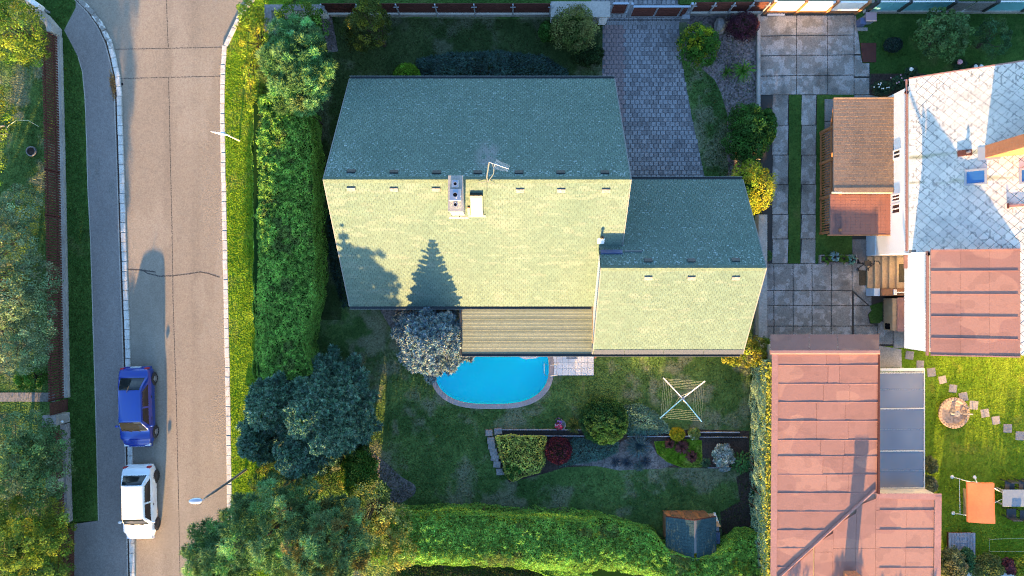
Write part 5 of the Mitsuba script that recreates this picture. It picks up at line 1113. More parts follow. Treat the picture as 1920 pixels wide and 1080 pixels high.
add('frame', cat([tube([q3(1785, 894, .03), q3(1813, 902, 1.0), q3(1832, 905, 1.75)], .025, 6), tube([q3(1827, 895, .03), q3(1832, 905, 1.75)], .025, 6), tube([q3(1787, 962, .03), q3(1812, 966, 1.0), q3(1834, 970, 1.75)], .025, 6), tube([q3(1832, 905, 1.75), q3(1834, 970, 1.75)], .025, 6), tube([q3(1881, 925, .03), q3(1858, 912, 1.0), q3(1836, 906, 1.75)], .025, 6), tube([q3(1881, 935, .03), q3(1850, 950, 1.0)], .02, 6), tube([q3(1799, 897, .5), q3(1800, 964, .5)], .018, 6)]), 'white_paint', t)
for a, b in ((1785, 894), (1827, 895), (1787, 962)): c = P(a, b); add('foot', lathe([(.001, .05), (.09, .045), (.11, 0)], 14, c), 'white_paint', t)
cv = np.array([q3(1814, 905, 1.72), q3(1864, 906, 1.82), q3(1866, 982, 1.82), q3(1815, 979, 1.72)]); gr = []
for i in range(9):
    for j in range(9): u, v = i / 8, j / 8; p = (cv[0] * (1 - u) + cv[1] * u) * (1 - v) + (cv[3] * (1 - u) + cv[2] * u) * v; p[2] += .07 * math.sin(math.pi * u) - .03 * math.sin(math.pi * v) ** 2; gr.append(p)
I = np.arange(81).reshape(9, 9); fq = np.stack([I[:-1, :-1], I[1:, :-1], I[1:, 1:], I[:-1, 1:]], -1).reshape(-1, 4); add('canopy', (np.array(gr), fq), 'orange_canvas', t, smooth=True)
add('fringe', cat([beam(cv[i] - [0, 0, .06], cv[(i + 1) % 4] - [0, 0, .06], .012, .12) for i in range(4)]), 'orange_canvas', t); add('seat', cham(*P(1822, 968, .5), .42, *P(1845, 918, .5), .5), 'pale_wood', t); add('backrest', beam(q3(1812, 918, .75), q3(1813, 966, .75), .06, .5), 'pale_wood', t)
t = thing('garden_table', 'grey garden table with dark folding chairs under it, beside the swing', 'table')
a, b = P(1880, 950, .72), P(1935, 918, .72); add('top', cham(*a, .68, *b, .73), 'grey_plastic', t)
for x in (a[0] + .1, b[0] - .1):
    for y in (a[1] + .08, b[1] - .08): add('leg', bx(x - .03, y - .03, 0, x + .03, y + .03, .68), 'grey_metal', t)
for i, (px, py, g) in enumerate(((1892, 909, 1.57), (1918, 908, 1.57), (1895, 962, -1.57), (1920, 965, -1.57))):
    t = thing('garden_chair', ('left dark folding chair above the grey garden table', 'right dark folding chair above the grey garden table', 'left dark folding chair below the grey garden table', 'right dark folding chair below the grey garden table')[i], 'chair'); x, y = P(px, py, .4)
    add('seat', cbox(x, y, .42, .48, .5, .04, g), 'black_plastic', t); dd = .24 if g > 0 else -.24; add('backrest', cbox(x, y + dd, .5, .48, .05, .45), 'black_plastic', t)
    for ax in (-.2, .2):
        for ay in (-.2, .2): add('leg', bx(x + ax - .02, y + ay - .02, 0, x + ax + .02, y + ay + .02, .42), 'black_plastic', t)
t = thing('wooden_platform', 'square weathered grey plank platform on the grass near the bottom right', 'platform')
a, b = P(1779, 1048, .25), P(1829, 999, .25); xs_ = np.linspace(a[0], b[0], 11)
for i, (c, d) in enumerate(zip(xs_, xs_[1:])): add('plank', cham(c + .006, a[1] + rng.uniform(0, .02), .2, d - .006, b[1] - rng.uniform(0, .02), .25 + rng.uniform(-.004, .004), .008), 'grey_wood', t)
for f in (.15, .35, .65, .85): y = a[1] + (b[1] - a[1]) * f; add('batten', bx(a[0] + .25 + .1 * (f > .5), y - .04, .25, b[0] - .35, y + .04, .28), 'grey_wood', t)
add('base', bx(a[0] + .04, a[1] + .04, 0, b[0] - .04, b[1] - .04, .19), 'dark_wood', t)
t = thing('string_frame', 'thin pegged string rectangle on the grass at the right edge', 'string')
c4 = [P(x, y, .12) for x, y in ((1856, 1011), (1990, 1008), (1990, 1034), (1856, 1034))]
for i in range(4): add('cord', tube([(*c4[i], .12), (*c4[(i + 1) % 4], .12)], .007, 4), 'rope', t); add('peg', bx(c4[i][0] - .015, c4[i][1] - .015, 0, c4[i][0] + .015, c4[i][1] + .015, .16), 'pale_wood', t)
t = thing('walking_frame', 'black wheeled walking frame on the slabs beside the entrance steps', 'walker')
x, y = P(1626, 495, .5)
for sx_ in (-.30, .22):
    add('leg', tube([(x + sx_ - .06, y - .28, .1), (x + sx_, y - .02, .75), (x + sx_ + .02, y + .18, .82)], .022, 6), 'black_plastic', t); add('leg', tube([(x + sx_, y + .16, .1), (x + sx_, y - .02, .7)], .022, 6), 'black_plastic', t)
    for yy in (-.28, .16):
        lv, lf = lathe([(.1, -.025), (.1, .025), (.03, .03), (.001, .03)], 14); add('wheel', (np.column_stack([lv[:, 2] + x + sx_, lv[:, 0] + y + yy, lv[:, 1] + .1]), lf), 'rubber', t)
add('seat', cham(x - .16, y - .1, .5, x + .2, y + .16, .56), 'black_plastic', t); add('handlebar', tube([(x + .2, y + .15, .85), (x + .42, y + .12, .9), (x + .5, y - .05, .86)], .03, 6), 'black_plastic', t)
tag(add('coir_mat', bx(*P(1610, 535), .045, *P(1628, 507), .065), 'mat_dark'), 'dark brown rectangular mat on the slabs before the walking frame', 'mat')
t = thing('planter_box', 'long planter with blue green and bright green rosettes at the edge of the slab yard', 'planter'); a, b = P(1537, 494, .2), P(1606, 478, .2)
add('trough', cat([bx(a[0], a[1], .04, b[0], a[1] + .04, .26), bx(a[0], b[1] - .04, .04, b[0], b[1], .26), bx(a[0], a[1], .04, a[0] + .05, b[1], .28), bx(b[0] - .05, a[1], .04, b[0], b[1], .26)]), 'stone_pale', t); add('earth', bx(a[0] + .05, a[1] + .04, .05, b[0] - .05, b[1] - .04, .22), 'soil', t)
PLANTER = t
t = thing('blue_crate', 'dark blue plastic compost bin with a square lid on the lawn behind the yard gate', 'bin'); a, b = P(1614, 45, .5), P(1642, 24, .5)
add('bin', cham(a[0] - .02, a[1], 0, a[0] + .3, b[1] - .25, .5), 'blue_plastic', t); add('lid', cham(a[0] + .22, a[1] + .12, .55, b[0], b[1], .62), 'blue_plastic', t); add('stand', bx(a[0] + .28, a[1] + .16, 0, b[0] - .05, b[1] - .04, .55), 'grey_plastic', t); add('slab_foot', bx(a[0] + .05, a[1] - .2, 0, b[0] - .2, a[1] - .02, .05), 'concrete', t)
for i, (px, py, lb) in enumerate(((60, 284, 'round grey planting ring in the grass beside the left fence'), (8, 245, 'round grey planting ring at the far left edge, with an arched hose beside it'))):
    t = thing('planting_ring', lb, 'planting ring'); c = P(px, py); add('ring', lathe([(.20, 0), (.22, .12), (.26, .12), (.28, 0)], 18, c), 'stone_grey', t); add('earth', lathe([(.21, .07), (.001, .08)], 14, c), 'soil', t)
tag(add('garden_hose', tube([P(10, 246) + (.03,), P(22, 236) + (.2,), P(40, 228) + (.35,), P(60, 228) + (.3,), P(74, 238) + (.03,)], .014, 5), 'rope'), 'thin pale hose arched over the grass at the far left edge', 'hose')
t = thing('stone_figure', 'pale driftwood shaped stone ornament between the shrubs beside the driveway', 'ornament'); x, y = P(1351, 47, .3)
m = trimesh.creation.icosphere(3, 1.0); import meshkit
v = m.vertices * (.30, .42, .35) * (1 + .5 * (meshkit.fbm(m.vertices * 2.2 + 3) - .5))[:, None]; add('stone', mv((v, m.faces), (x, y, .18)), 'stone_pale', t, smooth=True); v = m.vertices * (.12, .34, .12) * (1 + .5 * (meshkit.fbm(m.vertices * 3) - .5))[:, None]; add('branch', mv(rotz((v, m.faces), -.7), (x + .18, y - .12, .42)), 'pale_wood', t, smooth=True)

# ================================================================ hedges, trees and shrubs
TH, TH2 = (.175, .345, .062), (.28, .37, .08)
hedge('thuja_hedge', 'tall thuja hedge running along the sunny verge left of the house', PL([(459, 178), (510, 172), (580, 196), (588, 400), (591, 555), (576, 612), (570, 645), (584, 700), (556, 712), (468, 716), (460, 500)], 2.6), 2.6, TH, TH2, .08, hf=lambda q: 1.6 + 1.0 * np.clip((q[:, 0] + 13.15) / .8, 0, 1) ** .6)
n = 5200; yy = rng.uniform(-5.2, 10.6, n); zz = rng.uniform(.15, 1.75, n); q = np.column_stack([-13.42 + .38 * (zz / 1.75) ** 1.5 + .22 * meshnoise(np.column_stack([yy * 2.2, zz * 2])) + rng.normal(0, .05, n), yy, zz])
tag(foliage([leaves(q, np.tile([-.5, -.5, .8], (n, 1)), .11, tint(n, (.19, .31, .05), .25, (.30, .34, .06), .3), .45, .7)], 'thuja_hedge', 'painted_sun_fringe'), 'added fringe painted sunlit yellow')  # fringe leaves added, with sunlight put into their yellow colour
hedge('bottom_hedge', 'long green hedge with a wavy upper edge along the bottom of the garden', PL([(690, 975), (735, 968), (850, 964), (960, 972), (1060, 975), (1150, 985), (1235, 1012), (1256, 1034), (1303, 1048), (1352, 1042), (1400, 1016), (1430, 1012), (1446, 1020), (1448, 1115), (1330, 1115), (1180, 1110), (1040, 1098), (980, 1070), (880, 1062), (780, 1060), (690, 1064)], 2.2), 1.6, TH, (.16, .2, .03), .07, wob=.2, hf=lambda q: (lambda d: np.interp(q[:, 0], [-8, 3.5, 4.5, 7.2, 7.8, 10.6, 11.4], [2.1, 2.0, 1.25, 1.25, 2.1, 2.1, 1.3]) + .55 * np.clip(d / 2.0, 0, 1) - .9 * np.clip((d - 2.05) / .8, 0, 1) ** 1.5)(np.interp(q[:, 0], [-6, 0, 2.6, 7.2, 9, 11.5, 12.6], [-11.4, -11.5, -11.6, -12.3, -13.0, -12.6, -13.2]) - q[:, 1]))
hedge('golden_hedge', 'narrow grey green hedge with crest painted sunlit gold between the lawn and the red garage', [(12.62, -3.6), (13.05, -3.6), (13.05, -14.6), (12.62, -14.6)], 2.6, (.28, .40, .26), (.33, .43, .2), .3, leaf=.08, dens=800)
n = 5200; q = np.column_stack([rng.uniform(12.62, 12.98, n), rng.uniform(-14.6, -3.7, n), rng.uniform(1.75, 2.95, n)]); q[:, 0] -= .06 * (meshnoise(q[:, 1:] * 2.3) - .3); tag(foliage([leaves(q, np.tile([-.3, -.3, 1.], (n, 1)), .10, tint(n, (.52, .49, .07), .25, (.28, .36, .08), .3), .6, .7)], 'golden_hedge', 'crest'), 'crest leaves painted sunlit gold')  # sunlight on the hedge top is put into these leaf colours
ground_cover('undergrowth', 'tangle of bare dark twigs along the lower edge of the bottom hedge', 'undergrowth', PL([(745, 1058), (990, 1062), (1050, 1082), (1330, 1094), (1440, 1094), (1440, 1140), (745, 1140)]), .55, (.05, .045, .04), (.03, .06, .015), .4, dens=120, leaf=.4, wid=.025, k=3, spread=.9)
BL = (.105, .155, .135)
spruce('blue_spruce', 'blue spruce beside the pool, its lower side bright in the sun', 803, 640, 6.8, 2.12, (.185, .26, .275), zc=3.9, whorls=36, dens=1.2, second=(.36, .38, .33), share=.22)
for lb, px, py, h, r, zc in (('tall blue green conifer nearest the left hedge in the lower left clump', 505, 770, 6.6, 2.0, 4.2), ('broad blue green conifer in the middle of the lower left clump', 590, 775, 8.2, 2.4, 4.6), ('blue green conifer at the lower end of the bluish clump', 560, 850, 7.0, 2.0, 4.2), ('small blue green conifer over the kerb at the left of the bluish clump', 472, 835, 5.0, 1.4, 3.5), ('bluish conifer at the right of the lower left clump', 628, 812, 8.3, 1.45, 4.3)):
    spruce('blue_conifer', lb, px, py, h, r, (.095, .185, .115), zc=zc, whorls=int(17 + h), dens=.95, second=(.19, .29, .20), share=.25, wid=.09)
ground_cover('spreading_juniper', 'low bluish juniper curving round the right of the lower left conifers', 'shrub', PL([(585, 690), (620, 695), (655, 730), (684, 800), (680, 850), (660, 860), (655, 800), (630, 740), (600, 712)], .5), .7, (.10, .155, .14), (.14, .19, .17), .3, dens=420, leaf=.2, wid=.035)
ground_cover('dead_juniper', 'reddish brown dead patch inside the low juniper', 'shrub', PL([(598, 712), (630, 735), (652, 785), (648, 830), (622, 800), (605, 750)], .3), .4, (.085, .04, .03), (.06, .05, .03), .4, dens=260, leaf=.2, wid=.03)
PN, PN2 = (.115, .25, .09), (.17, .29, .10)
pine('pine_tree', 'rounded pine with pom-pom shoots at the upper left corner of the plot', 556, 122, 68, 92, 5.0, PN, PN2, .3, ncl=230, rc=.36)
broadleaf('sunlit_shrub', 'loose yellow green shrubs glowing in the sun left of the pom-pom pine', [(478, 70, 34, 52, 1.6, 1.0), (482, 135, 30, 44, 1.5, .9), (490, 195, 24, 34, 1.4, .9), (470, 25, 26, 30, 1.2, .7)], (.17, .26, .03), (.30, .32, .04), .4, leaf=.10, rc=.22, per=44, cat_='shrub')
for lb, px, py, rx, ry, h, z2 in (('large dark pine at the bottom edge left of the long hedge', 520, 985, 110, 88, 7.4, PN2), ('pine over the road edge at the bottom with a yellow lit side', 420, 1040, 75, 75, 5.4, PN2), ('pine with brown gaps below the bluish conifers', 615, 1025, 82, 85, 8.3, (.16, .16, .05))):
    pine('pine_tree', lb, px, py, rx, ry, h, (.145, .25, .095), z2, .35, ncl=190, rc=.38)
broadleaf('olive_thuja', 'olive green loose conifer beside the left end of the bottom hedge', [(690, 960, 50, 62, 3.2, 1.4), (700, 1030, 55, 50, 2.8, 1.2), (738, 985, 38, 44, 2.4, 1.2), (755, 1030, 34, 40, 2.4, 1.2)], (.17, .23, .07), (.28, .27, .06), .2, leaf=.1, per=60, rc=.28, cat_='shrub')
broadleaf('mixed_shrub', 'mottled shrub filling the gap between the bluish conifers and the dark pines', [(545, 905, 56, 34, 1.8, 1.2), (500, 900, 34, 26, 1.3, 1.0), (620, 915, 40, 30, 1.8, 1.0)], (.10, .19, .05), (.20, .22, .06), .25, leaf=.10, rc=.26, cat_='shrub')
bush('green_thuja', 'green pointed shrub between the bluish clump and the lawn', 'shrub', 674, 882, 34, 42, 3.6, (.045, .11, .02), TH2, .05)
broadleaf('corner_shrub', 'bright green leafy shrubs inside the pale corner wall', [(560, 30, 48, 26, 1.7, .7), (592, 52, 24, 26, 1.4, .6)], (.07, .16, .02), (.10, .17, .025), .3, leaf=.10, rc=.26, cat_='shrub')
broadleaf('golden_thuja', 'tall shrub behind the front lawn with golden middle and dark sides', [(692, 30, 30, 32, 4.2, 1.2), (695, 50, 42, 42, 2.4, 1.2), (680, 62, 40, 36, 1.2, .8)], (.045, .065, .018), (.11, .12, .02), .25, leaf=.1, per=70, rc=.24, cat_='shrub')
bush('lime_ball_shrub', 'lime green ball shrub half under the upper roof edge', 'shrub', 763, 146, 27, 27, 1.5, (.10, .20, .02), leaf=.06, per=120, dome=True)
ground_cover('juniper_bed', 'long low blue green juniper mound along the shaded side of the house', 'shrub', PL([(775, 160), (782, 108), (840, 97), (940, 94), (1020, 102), (1062, 128), (1070, 160)], .4), .75, (.06, .115, .095), (.09, .15, .12), .3, dens=420, leaf=.16, wid=.03)
ground_cover('juniper_bed', 'dark low juniper strip in the shade left of the house wall', 'shrub', PL([(612, 400), (640, 400), (660, 575), (640, 575), (618, 500)], .4), .5, (.03, .06, .05), (.04, .08, .06), .3, dens=260, leaf=.18, wid=.03)
bush('variegated_shrub', 'round beige green variegated shrub over the bin enclosure', 'shrub', 1077, 50, 46, 42, 2.6, (.15, .165, .055), (.10, .14, .04), .35, leaf=.09, zc=1.6)
bush('green_shrub', 'small green shrub peeping out left of the variegated shrub', 'shrub', 1024, 60, 14, 18, 1.3, (.04, .10, .02))
bush('dark_shrub', 'dark low shrub between the variegated shrub and the driveway', 'shrub', 1105, 104, 27, 20, 1.1, (.03, .055, .02))
bush('euonymus_shrub', 'glossy green shrub with yellow tips at the right of the driveway gate', 'shrub', 1311, 86, 40, 42, 1.9, (.045, .12, .02), (.22, .26, .02), .2, leaf=.1)
bush('barberry', 'dark purple barberry at the end of the short board fence', 'shrub', 1393, 50, 32, 28, 1.6, (.06, .025, .035), (.09, .03, .05), .3, leaf=.07)
tuft('daylily', 'fresh green arching lily clump on the mulch', 1394, 133, 24, .55, (.09, .22, .03)); tuft('daylily', 'smallest green clump on the mulch, left of the lily clump', 1361, 136, 12, .35, (.08, .18, .03), n=40)
for lb, px, py, rx, ry, h in (('upper green bush of the pair beside the boundary wall', 1402, 228, 38, 34, 1.9), ('lower green bush of the pair beside the boundary wall', 1398, 270, 42, 36, 1.7), ('small dark bush squeezed against the boundary wall', 1438, 238, 16, 34, 1.4)):
    bush('laurel_bush', lb, 'bush', px, py, rx, ry, h, (.045, .115, .025), (.06, .14, .03), .3, leaf=.1)
bush('golden_euonymus', 'large ball shrub with bright golden right side at the corner of the wing roof', 'shrub', 1410, 350, 47, 53, 2.4, (.24, .29, .03), (.46, .42, .04), .4, leaf=.09, zc=1.5)
broadleaf('golden_privet', 'golden leaved shrub at the lower corner of the wing roof', [(1395, 662, 46, 27, 1.5, .6), (1425, 648, 20, 20, 1.2, .5)], (.15, .20, .03), (.28, .27, .04), .4, leaf=.1, rc=.2, cat_='shrub')
# beds in the lawn
t = hedge('spindle_shrub', 'squarish yellow green clipped shrub with a dark green middle in the flower bed', PL([(929, 818), (1027, 818), (1022, 846), (1024, 870), (1012, 888), (985, 893), (962, 903), (947, 890), (936, 855)], .65), .7, (.36, .44, .10), (.48, .48, .12), .35, leaf=.09, dens=420, wob=.25, cat_='shrub', edge=.15)
x, y = P(960, 882, .5); a = clump_cloud((x, y, .5), (.42, .38, .35), 16, .14); tag(foliage([leafy(*a, 60, .09, (.03, .09, .02))], t), 'dark green middle')
bush('red_barberry', 'dark red ball barberry between the yellow shrub and the round conifer', 'shrub', 1047, 845, 26, 26, 1.1, (.075, .022, .032), (.12, .03, .04), .25, leaf=.06, dome=True)
bush('round_conifer', 'largest round dark green conifer cushion in the middle of the flower bed', 'shrub', 1133, 790, 46, 44, 1.7, (.032, .092, .028), (.055, .12, .035), .3, leaf=.08, per=110, dome=True)
ground_cover('blue_juniper', 'blue green juniper carpet below the round conifer', 'shrub', PL([(1066, 838), (1075, 822), (1110, 826), (1160, 826), (1158, 850), (1128, 862), (1100, 868), (1066, 872), (1050, 876), (1050, 862)], .2), .45, (.10, .20, .165), (.14, .24, .19), .3, dens=600)
ground_cover('blue_juniper', 'pale blue green juniper carpet reaching under the clothes dryer', 'shrub', PL([(1168, 762), (1200, 757), (1228, 772), (1250, 795), (1258, 812), (1180, 818), (1172, 800)], .2), .45, (.14, .26, .20), (.18, .30, .24), .3, dens=600)
tuft('blue_fescue', 'blue grass clump on the gravel', 1197, 836, 25, .45, (.075, .125, .13), n=240, wid=.02); 
for px, py, lb in ((1155, 866, 'leftmost small dark bluish plant on the gravel'), (1176, 867, 'second small dark bluish plant on the gravel'), (1212, 866, 'third small dark bluish plant on the gravel'), (1198, 874, 'pale small plant lowest on the gravel')): tuft('dianthus', lb, px, py, 10, .16, (.045, .065, .085) if py < 870 else (.09, .13, .12), n=60, wid=.02)
for px, py, r, lb in ((1279, 838, 13, 'largest reddish brown clump on the moss patch'), (1255, 832, 8, 'left reddish brown clump under the yellow ball'), (1297, 856, 10, 'lowest reddish brown clump on the moss patch')): tuft('coral_bells', lb, px, py, r, .25, (.12, .045, .04), n=110, wid=.06, second=(.17, .07, .06), share=.3)
bush('yellow_ball', 'small bright yellow ball shrub above the moss patch', 'shrub', 1270, 814, 14.5, 12.5, .6, (.36, .30, .02), (.22, .24, .02), .2, leaf=.06, per=70, dome=True)
bush('white_flowered_plant', 'small plant with white and yellow green leaves right of the yellow ball', 'plant', 1302, 813, 12, 12, .45, (.20, .26, .07), (.6, .6, .5), .18, leaf=.07)
bush('silver_shrub', 'silvery white leaved shrub at the right end of the flower bed', 'shrub', 1356, 854, 20, 23, .8, (.36, .42, .38), (.28, .36, .30), .3, leaf=.1, per=40); bush('silver_shrub', 'tiny silvery plant just below the silvery shrub', 'shrub', 1358, 878, 10, 7, .35, (.34, .40, .38), leaf=.08)
tuft('small_herb', 'tiny green herb left of the silvery plants', 1323, 868, 9, .2, (.06, .12, .06), n=60)
# hosta with broad leaves
t = thing('hosta', 'hosta with broad green leaves beside the golden hedge', 'plant'); x, y = P(1391, 868, .3)
for i in range(38):
    g = i * 2.4; r = .08 + .5 * (i / 38) ** .7; d = np.array([math.cos(g), math.sin(g), 0]); s = np.array([-d[1], d[0], 0]); c = np.array([x, y, 0]) + d * r + [0, 0, .42 - .3 * (i / 38)]; l, w = rng.uniform(.12, .17), rng.uniform(.07, .10)
    v = np.array([c - d * l * .6, c + s * w - d * l * .1 - [0, 0, .02], c + d * l + [0, 0, -.07], c - s * w - d * l * .1 - [0, 0, .02], c + [0, 0, .02]]); add('leaf', (v, np.array([[0, 1, 4], [1, 2, 4], [2, 3, 4], [3, 0, 4]])), 'leaf', t, color=np.repeat(tint(1, (.06, .16, .05), .15), 5, 0))
add('stem', cat([tube([(x, y, 0), (x + .1 * math.cos(g), y + .1 * math.sin(g), .3)], .012, 4) for g in range(6)]), 'bark', t)
tuft('heather', 'small yellowish heather between the flower bowl and the round conifer', 1076, 799, 15, .3, (.14, .15, .04), n=120, wid=.02, second=(.08, .14, .03), share=.4)
t = thing('flower_bowl', 'bowl of red and purple flowers at the edge of the flower bed', 'flower pot'); x, y = P(1048, 797, .3)
add('bowl', lathe([(.12, 0), (.24, .28), (.27, .28), (.24, .22), (.001, .2)], 18, (x + .1, y)), 'stone_pale', t)
for m_, n_, dy in (('flower_red', 60, -.08), ('flower_pink', 26, 0), ('flower_purple', 24, .18)):
    d = sphere_pts(n_, up=True); v, f, c_ = leaves(np.array([x, y + dy, .26]) + d * (.20, .20, .15), d, .09, np.zeros((n_, 3)), .9, .4); add('flowers', (v, f), m_, t)
d = sphere_pts(90, up=True); foliage([leaves(np.array([x, y, .22]) + d * (.25, .28, .14), d, .09, tint(90, (.05, .12, .03)))], t, 'leaves')
# planter rosettes
for i, (px, py, b_) in enumerate(((1549, 485, (.08, .16, .03)), (1565, 482, (.20, .32, .32)), (1580, 485, (.09, .16, .03)), (1597, 486, (.16, .30, .24)))):
    tuft('rosette', ('leftmost green rosette in the planter', 'pale blue rosette left of the middle of the planter', 'green rosette right of the middle of the planter', 'pale blue green rosette at the right end of the planter')[i], px, py, 9.5, .34, b_, n=60, wid=.06)
# the neighbour's front garden
broadleaf('weeping_shrub', 'large pale green feathery shrub in the front garden of the white house', [(1768, 66, 56, 50, 1.5, .9), (1770, 60, 40, 34, 2.2, .7)], (.085, .165, .06), (.11, .19, .07), .3, leaf=.14, rc=.24, per=60, cat_='shrub')
broadleaf('dark_green_shrub', 'darker green shrub right of the feathery shrub', [(1862, 72, 38, 36, 1.3, .8)], (.05, .115, .05), (.07, .13, .05), .3, leaf=.10, rc=.24, cat_='shrub')
bush('cushion_shrub', 'small dark cushion shrub alone on the front lawn of the white house', 'shrub', 1675, 84, 17, 14, .7, (.028, .05, .04), leaf=.06, dome=True)
for i, (px, py, lb, m_) in enumerate(((1708, 130, 'rose with one white bloom near the roof corner', 'flower_white'), (1800, 116, 'rose with a large pink bloom above the white roof', 'flower_pink'), (1830, 124, 'rose with two pale blooms at the white roof edge', 'flower_white'), (1690, 150, 'rose bush with tiny pink flowers in the dark bed', 'flower_pink'), (1655, 160, 'low rose with scattered small flowers at the left of the dark bed', 'flower_white'))):
    t = bush('rose_bush', lb, 'rose', px, py + 5, 12 if i < 3 else 22, 10 if i < 3 else 15, .7, (.045, .085, .05), (.07, .10, .05), .3, leaf=.07, per=22)
    x, y = P(px, py, .8); n_ = 1 if i < 2 else (2 if i == 2 else 9)
    for k_ in range(n_): v = trimesh.creation.icosphere(2, 1); r = (.13 if i == 1 else .10) if i < 3 else .035; add('bloom', mv((v.vertices * (r, r, r * .7) * (1 + .12 * np.sin(9 * v.vertices[:, :1])), v.faces), (x + (k_ * .28 if i == 2 else (rng.normal(0, .25) if i > 2 else 0)), y + (rng.normal(0, .15) if i > 2 else 0), .78 + rng.uniform(0, .05))), m_, t)
# along the bottom right edge
for px, py, rx, ry, h, b_, lb in ((1785, 1062, 24, 36, 1.5, (.16, .17, .08), 'beige green feathery shrub at the garage corner'), (1812, 1050, 16, 22, .9, (.05, .13, .06), 'small dark green shrub below the grey platform'), (1848, 1062, 32, 26, 1.2, (.12, .15, .05), 'olive shrub between the two white paved corners'), (1893, 1062, 18, 14, .8, (.13, .05, .06), 'reddish shrub at the bottom right'), (1915, 1064, 20, 22, 1.0, (.20, .26, .03), 'yellow green shrub in the bottom right corner'), (1872, 1066, 12, 10, .6, (.06, .12, .05), 'tiny green shrub left of the reddish one')):
    bush('border_shrub', lb, 'shrub', px, py, rx, ry, h, b_, leaf=.09)
for px, py, rx, ry, b_, lb in ((1744, 872, 11, 16, (.14, .16, .07), 'upper pale shrub against the greenhouse side'), (1744, 908, 10, 16, (.15, .17, .10), 'lower pale shrub against the greenhouse side')): bush('greenhouse_shrub', lb, 'shrub', px, py, rx, ry, 1.0, b_, leaf=.07)
bush('wall_plant', 'tiny green plant on the gravel beside the boundary wall', 'plant', 1440, 480, 7, 10, .4, (.08, .17, .06), leaf=.07)
# ------------------------------------------------ trees of the left garden
YG, YG2 = (.12, .20, .03), (.2, .24, .03)
broadleaf('yellow_shrub_tree', 'yellow green tree at the upper left corner behind the concrete wall', [(28, 58, 62, 66, 2.8, 1.5), (-20, 40, 50, 60, 3.6, 1.5), (60, 100, 30, 30, 2., .8)], YG, YG2, .25, leaf=.10)
broadleaf('hazel_tree', 'sunlit yellow leaved tree at the left edge below the corner tree', [(-16, 215, 38, 60, 2.6, 1.2), (-20, 310, 28, 45, 2.2, 1.0)], YG, (.24, .22, .02), .35, leaf=.10, trunk=P(-70, 260))
AP, AP2 = (.13, .20, .10), (.19, .25, .13)
broadleaf('apple_tree', 'sprawling grey green fruit tree along the middle of the left fence', [(40, 390, 42, 52, 2.4, .9), (20, 470, 50, 46, 3.0, 1.2), (66, 520, 40, 44, 2.8, 1.2), (25, 570, 55, 48, 3.6, 1.5), (70, 600, 36, 48, 3.0, 1.3), (40, 660, 50, 44, 3.0, 1.4), (10, 430, 36, 44, 1.6, .9), (60, 650, 34, 40, 1.5, 1.0)], AP, AP2, .3, leaf=.10, per=74, dens=1.3, trunk=P(-20, 520))
broadleaf('low_green_shrub', 'small bright green shrub beside the garden path at the fence', [(58, 708, 32, 24, 1.1, .6)], (.06, .15, .025), (.10, .19, .03), .3, leaf=.1, rc=.2, cat_='shrub')
broadleaf('walnut_tree', 'blue green leafy tree below the garden path at the left', [(40, 815, 62, 46, 2.9, 1.5), (78, 845, 56, 48, 2.7, 1.5), (20, 880, 50, 50, 4.0, 1.6), (93, 905, 38, 44, 2.6, 1.4), (60, 860, 50, 50, 1.8, 1.3), (20, 920, 50, 44, 1.8, 1.3)], (.10, .18, .07), (.15, .22, .10), .3, leaf=.105, per=84, trunk=P(50, 870))
broadleaf('yellow_tree', 'large tree at the bottom left corner with yellow sunlit lower branches', [(60, 965, 64, 46, 3.1, 1.5), (30, 1020, 66, 50, 4.4, 1.7), (96, 1010, 44, 44, 2.8, 1.5), (40, 1080, 78, 44, 3.2, 1.7), (60, 1010, 60, 44, 1.8, 1.3), (70, 1080, 60, 44, 1.8, 1.4)], (.10, .165, .03), YG2, .25, leaf=.105, per=84, trunk=P(50, 1030))

# trees of the plots just beyond the lower edge, whose long shadows lie over the pavement and the garage roof
for i, (cr, lb, tr) in enumerate((([(122, 1190, 62, 60, 1.8, 1.7), (60, 1230, 70, 60, 2.6, 1.5), (150, 1150, 40, 40, 1.2, 1.1)], 'leafy tree beyond the lower edge beside the pavement', (60, 1200)), ([(122, 1330, 62, 66, 2.2, 2.1), (40, 1360, 80, 70, 3.2, 1.8)], 'second leafy tree beyond the lower edge beside the pavement', (50, 1340)), ([(118, 1480, 60, 70, 2.2, 2.1), (40, 1520, 80, 70, 3.4, 2.0)], 'third leafy tree beyond the lower edge beside the pavement', (50, 1500)),
        ([(1480, 1330, 70, 50, 3.3, 1.5), (1560, 1345, 60, 50, 3.6, 1.4), (1640, 1330, 60, 50, 3.1, 1.5), (1720, 1340, 60, 50, 3.4, 1.4)], 'round tree beyond the lower edge behind the red garage', (1580, 1320)))):
    broadleaf('garden_tree', lb, cr, (.09, .15, .04), (.12, .18, .05), .3, leaf=.22, per=60, rc=.42, dens=2.2 if i < 3 else 1.0, trunk=P(*tr))
hedge('back_hedge', 'clipped hedge beyond the lower right edge of the back garden', PL([(1770, 1150), (2150, 1150), (2150, 1195), (1770, 1195)]), 1.7, TH, TH2, .1, dens=160, leaf=.16)
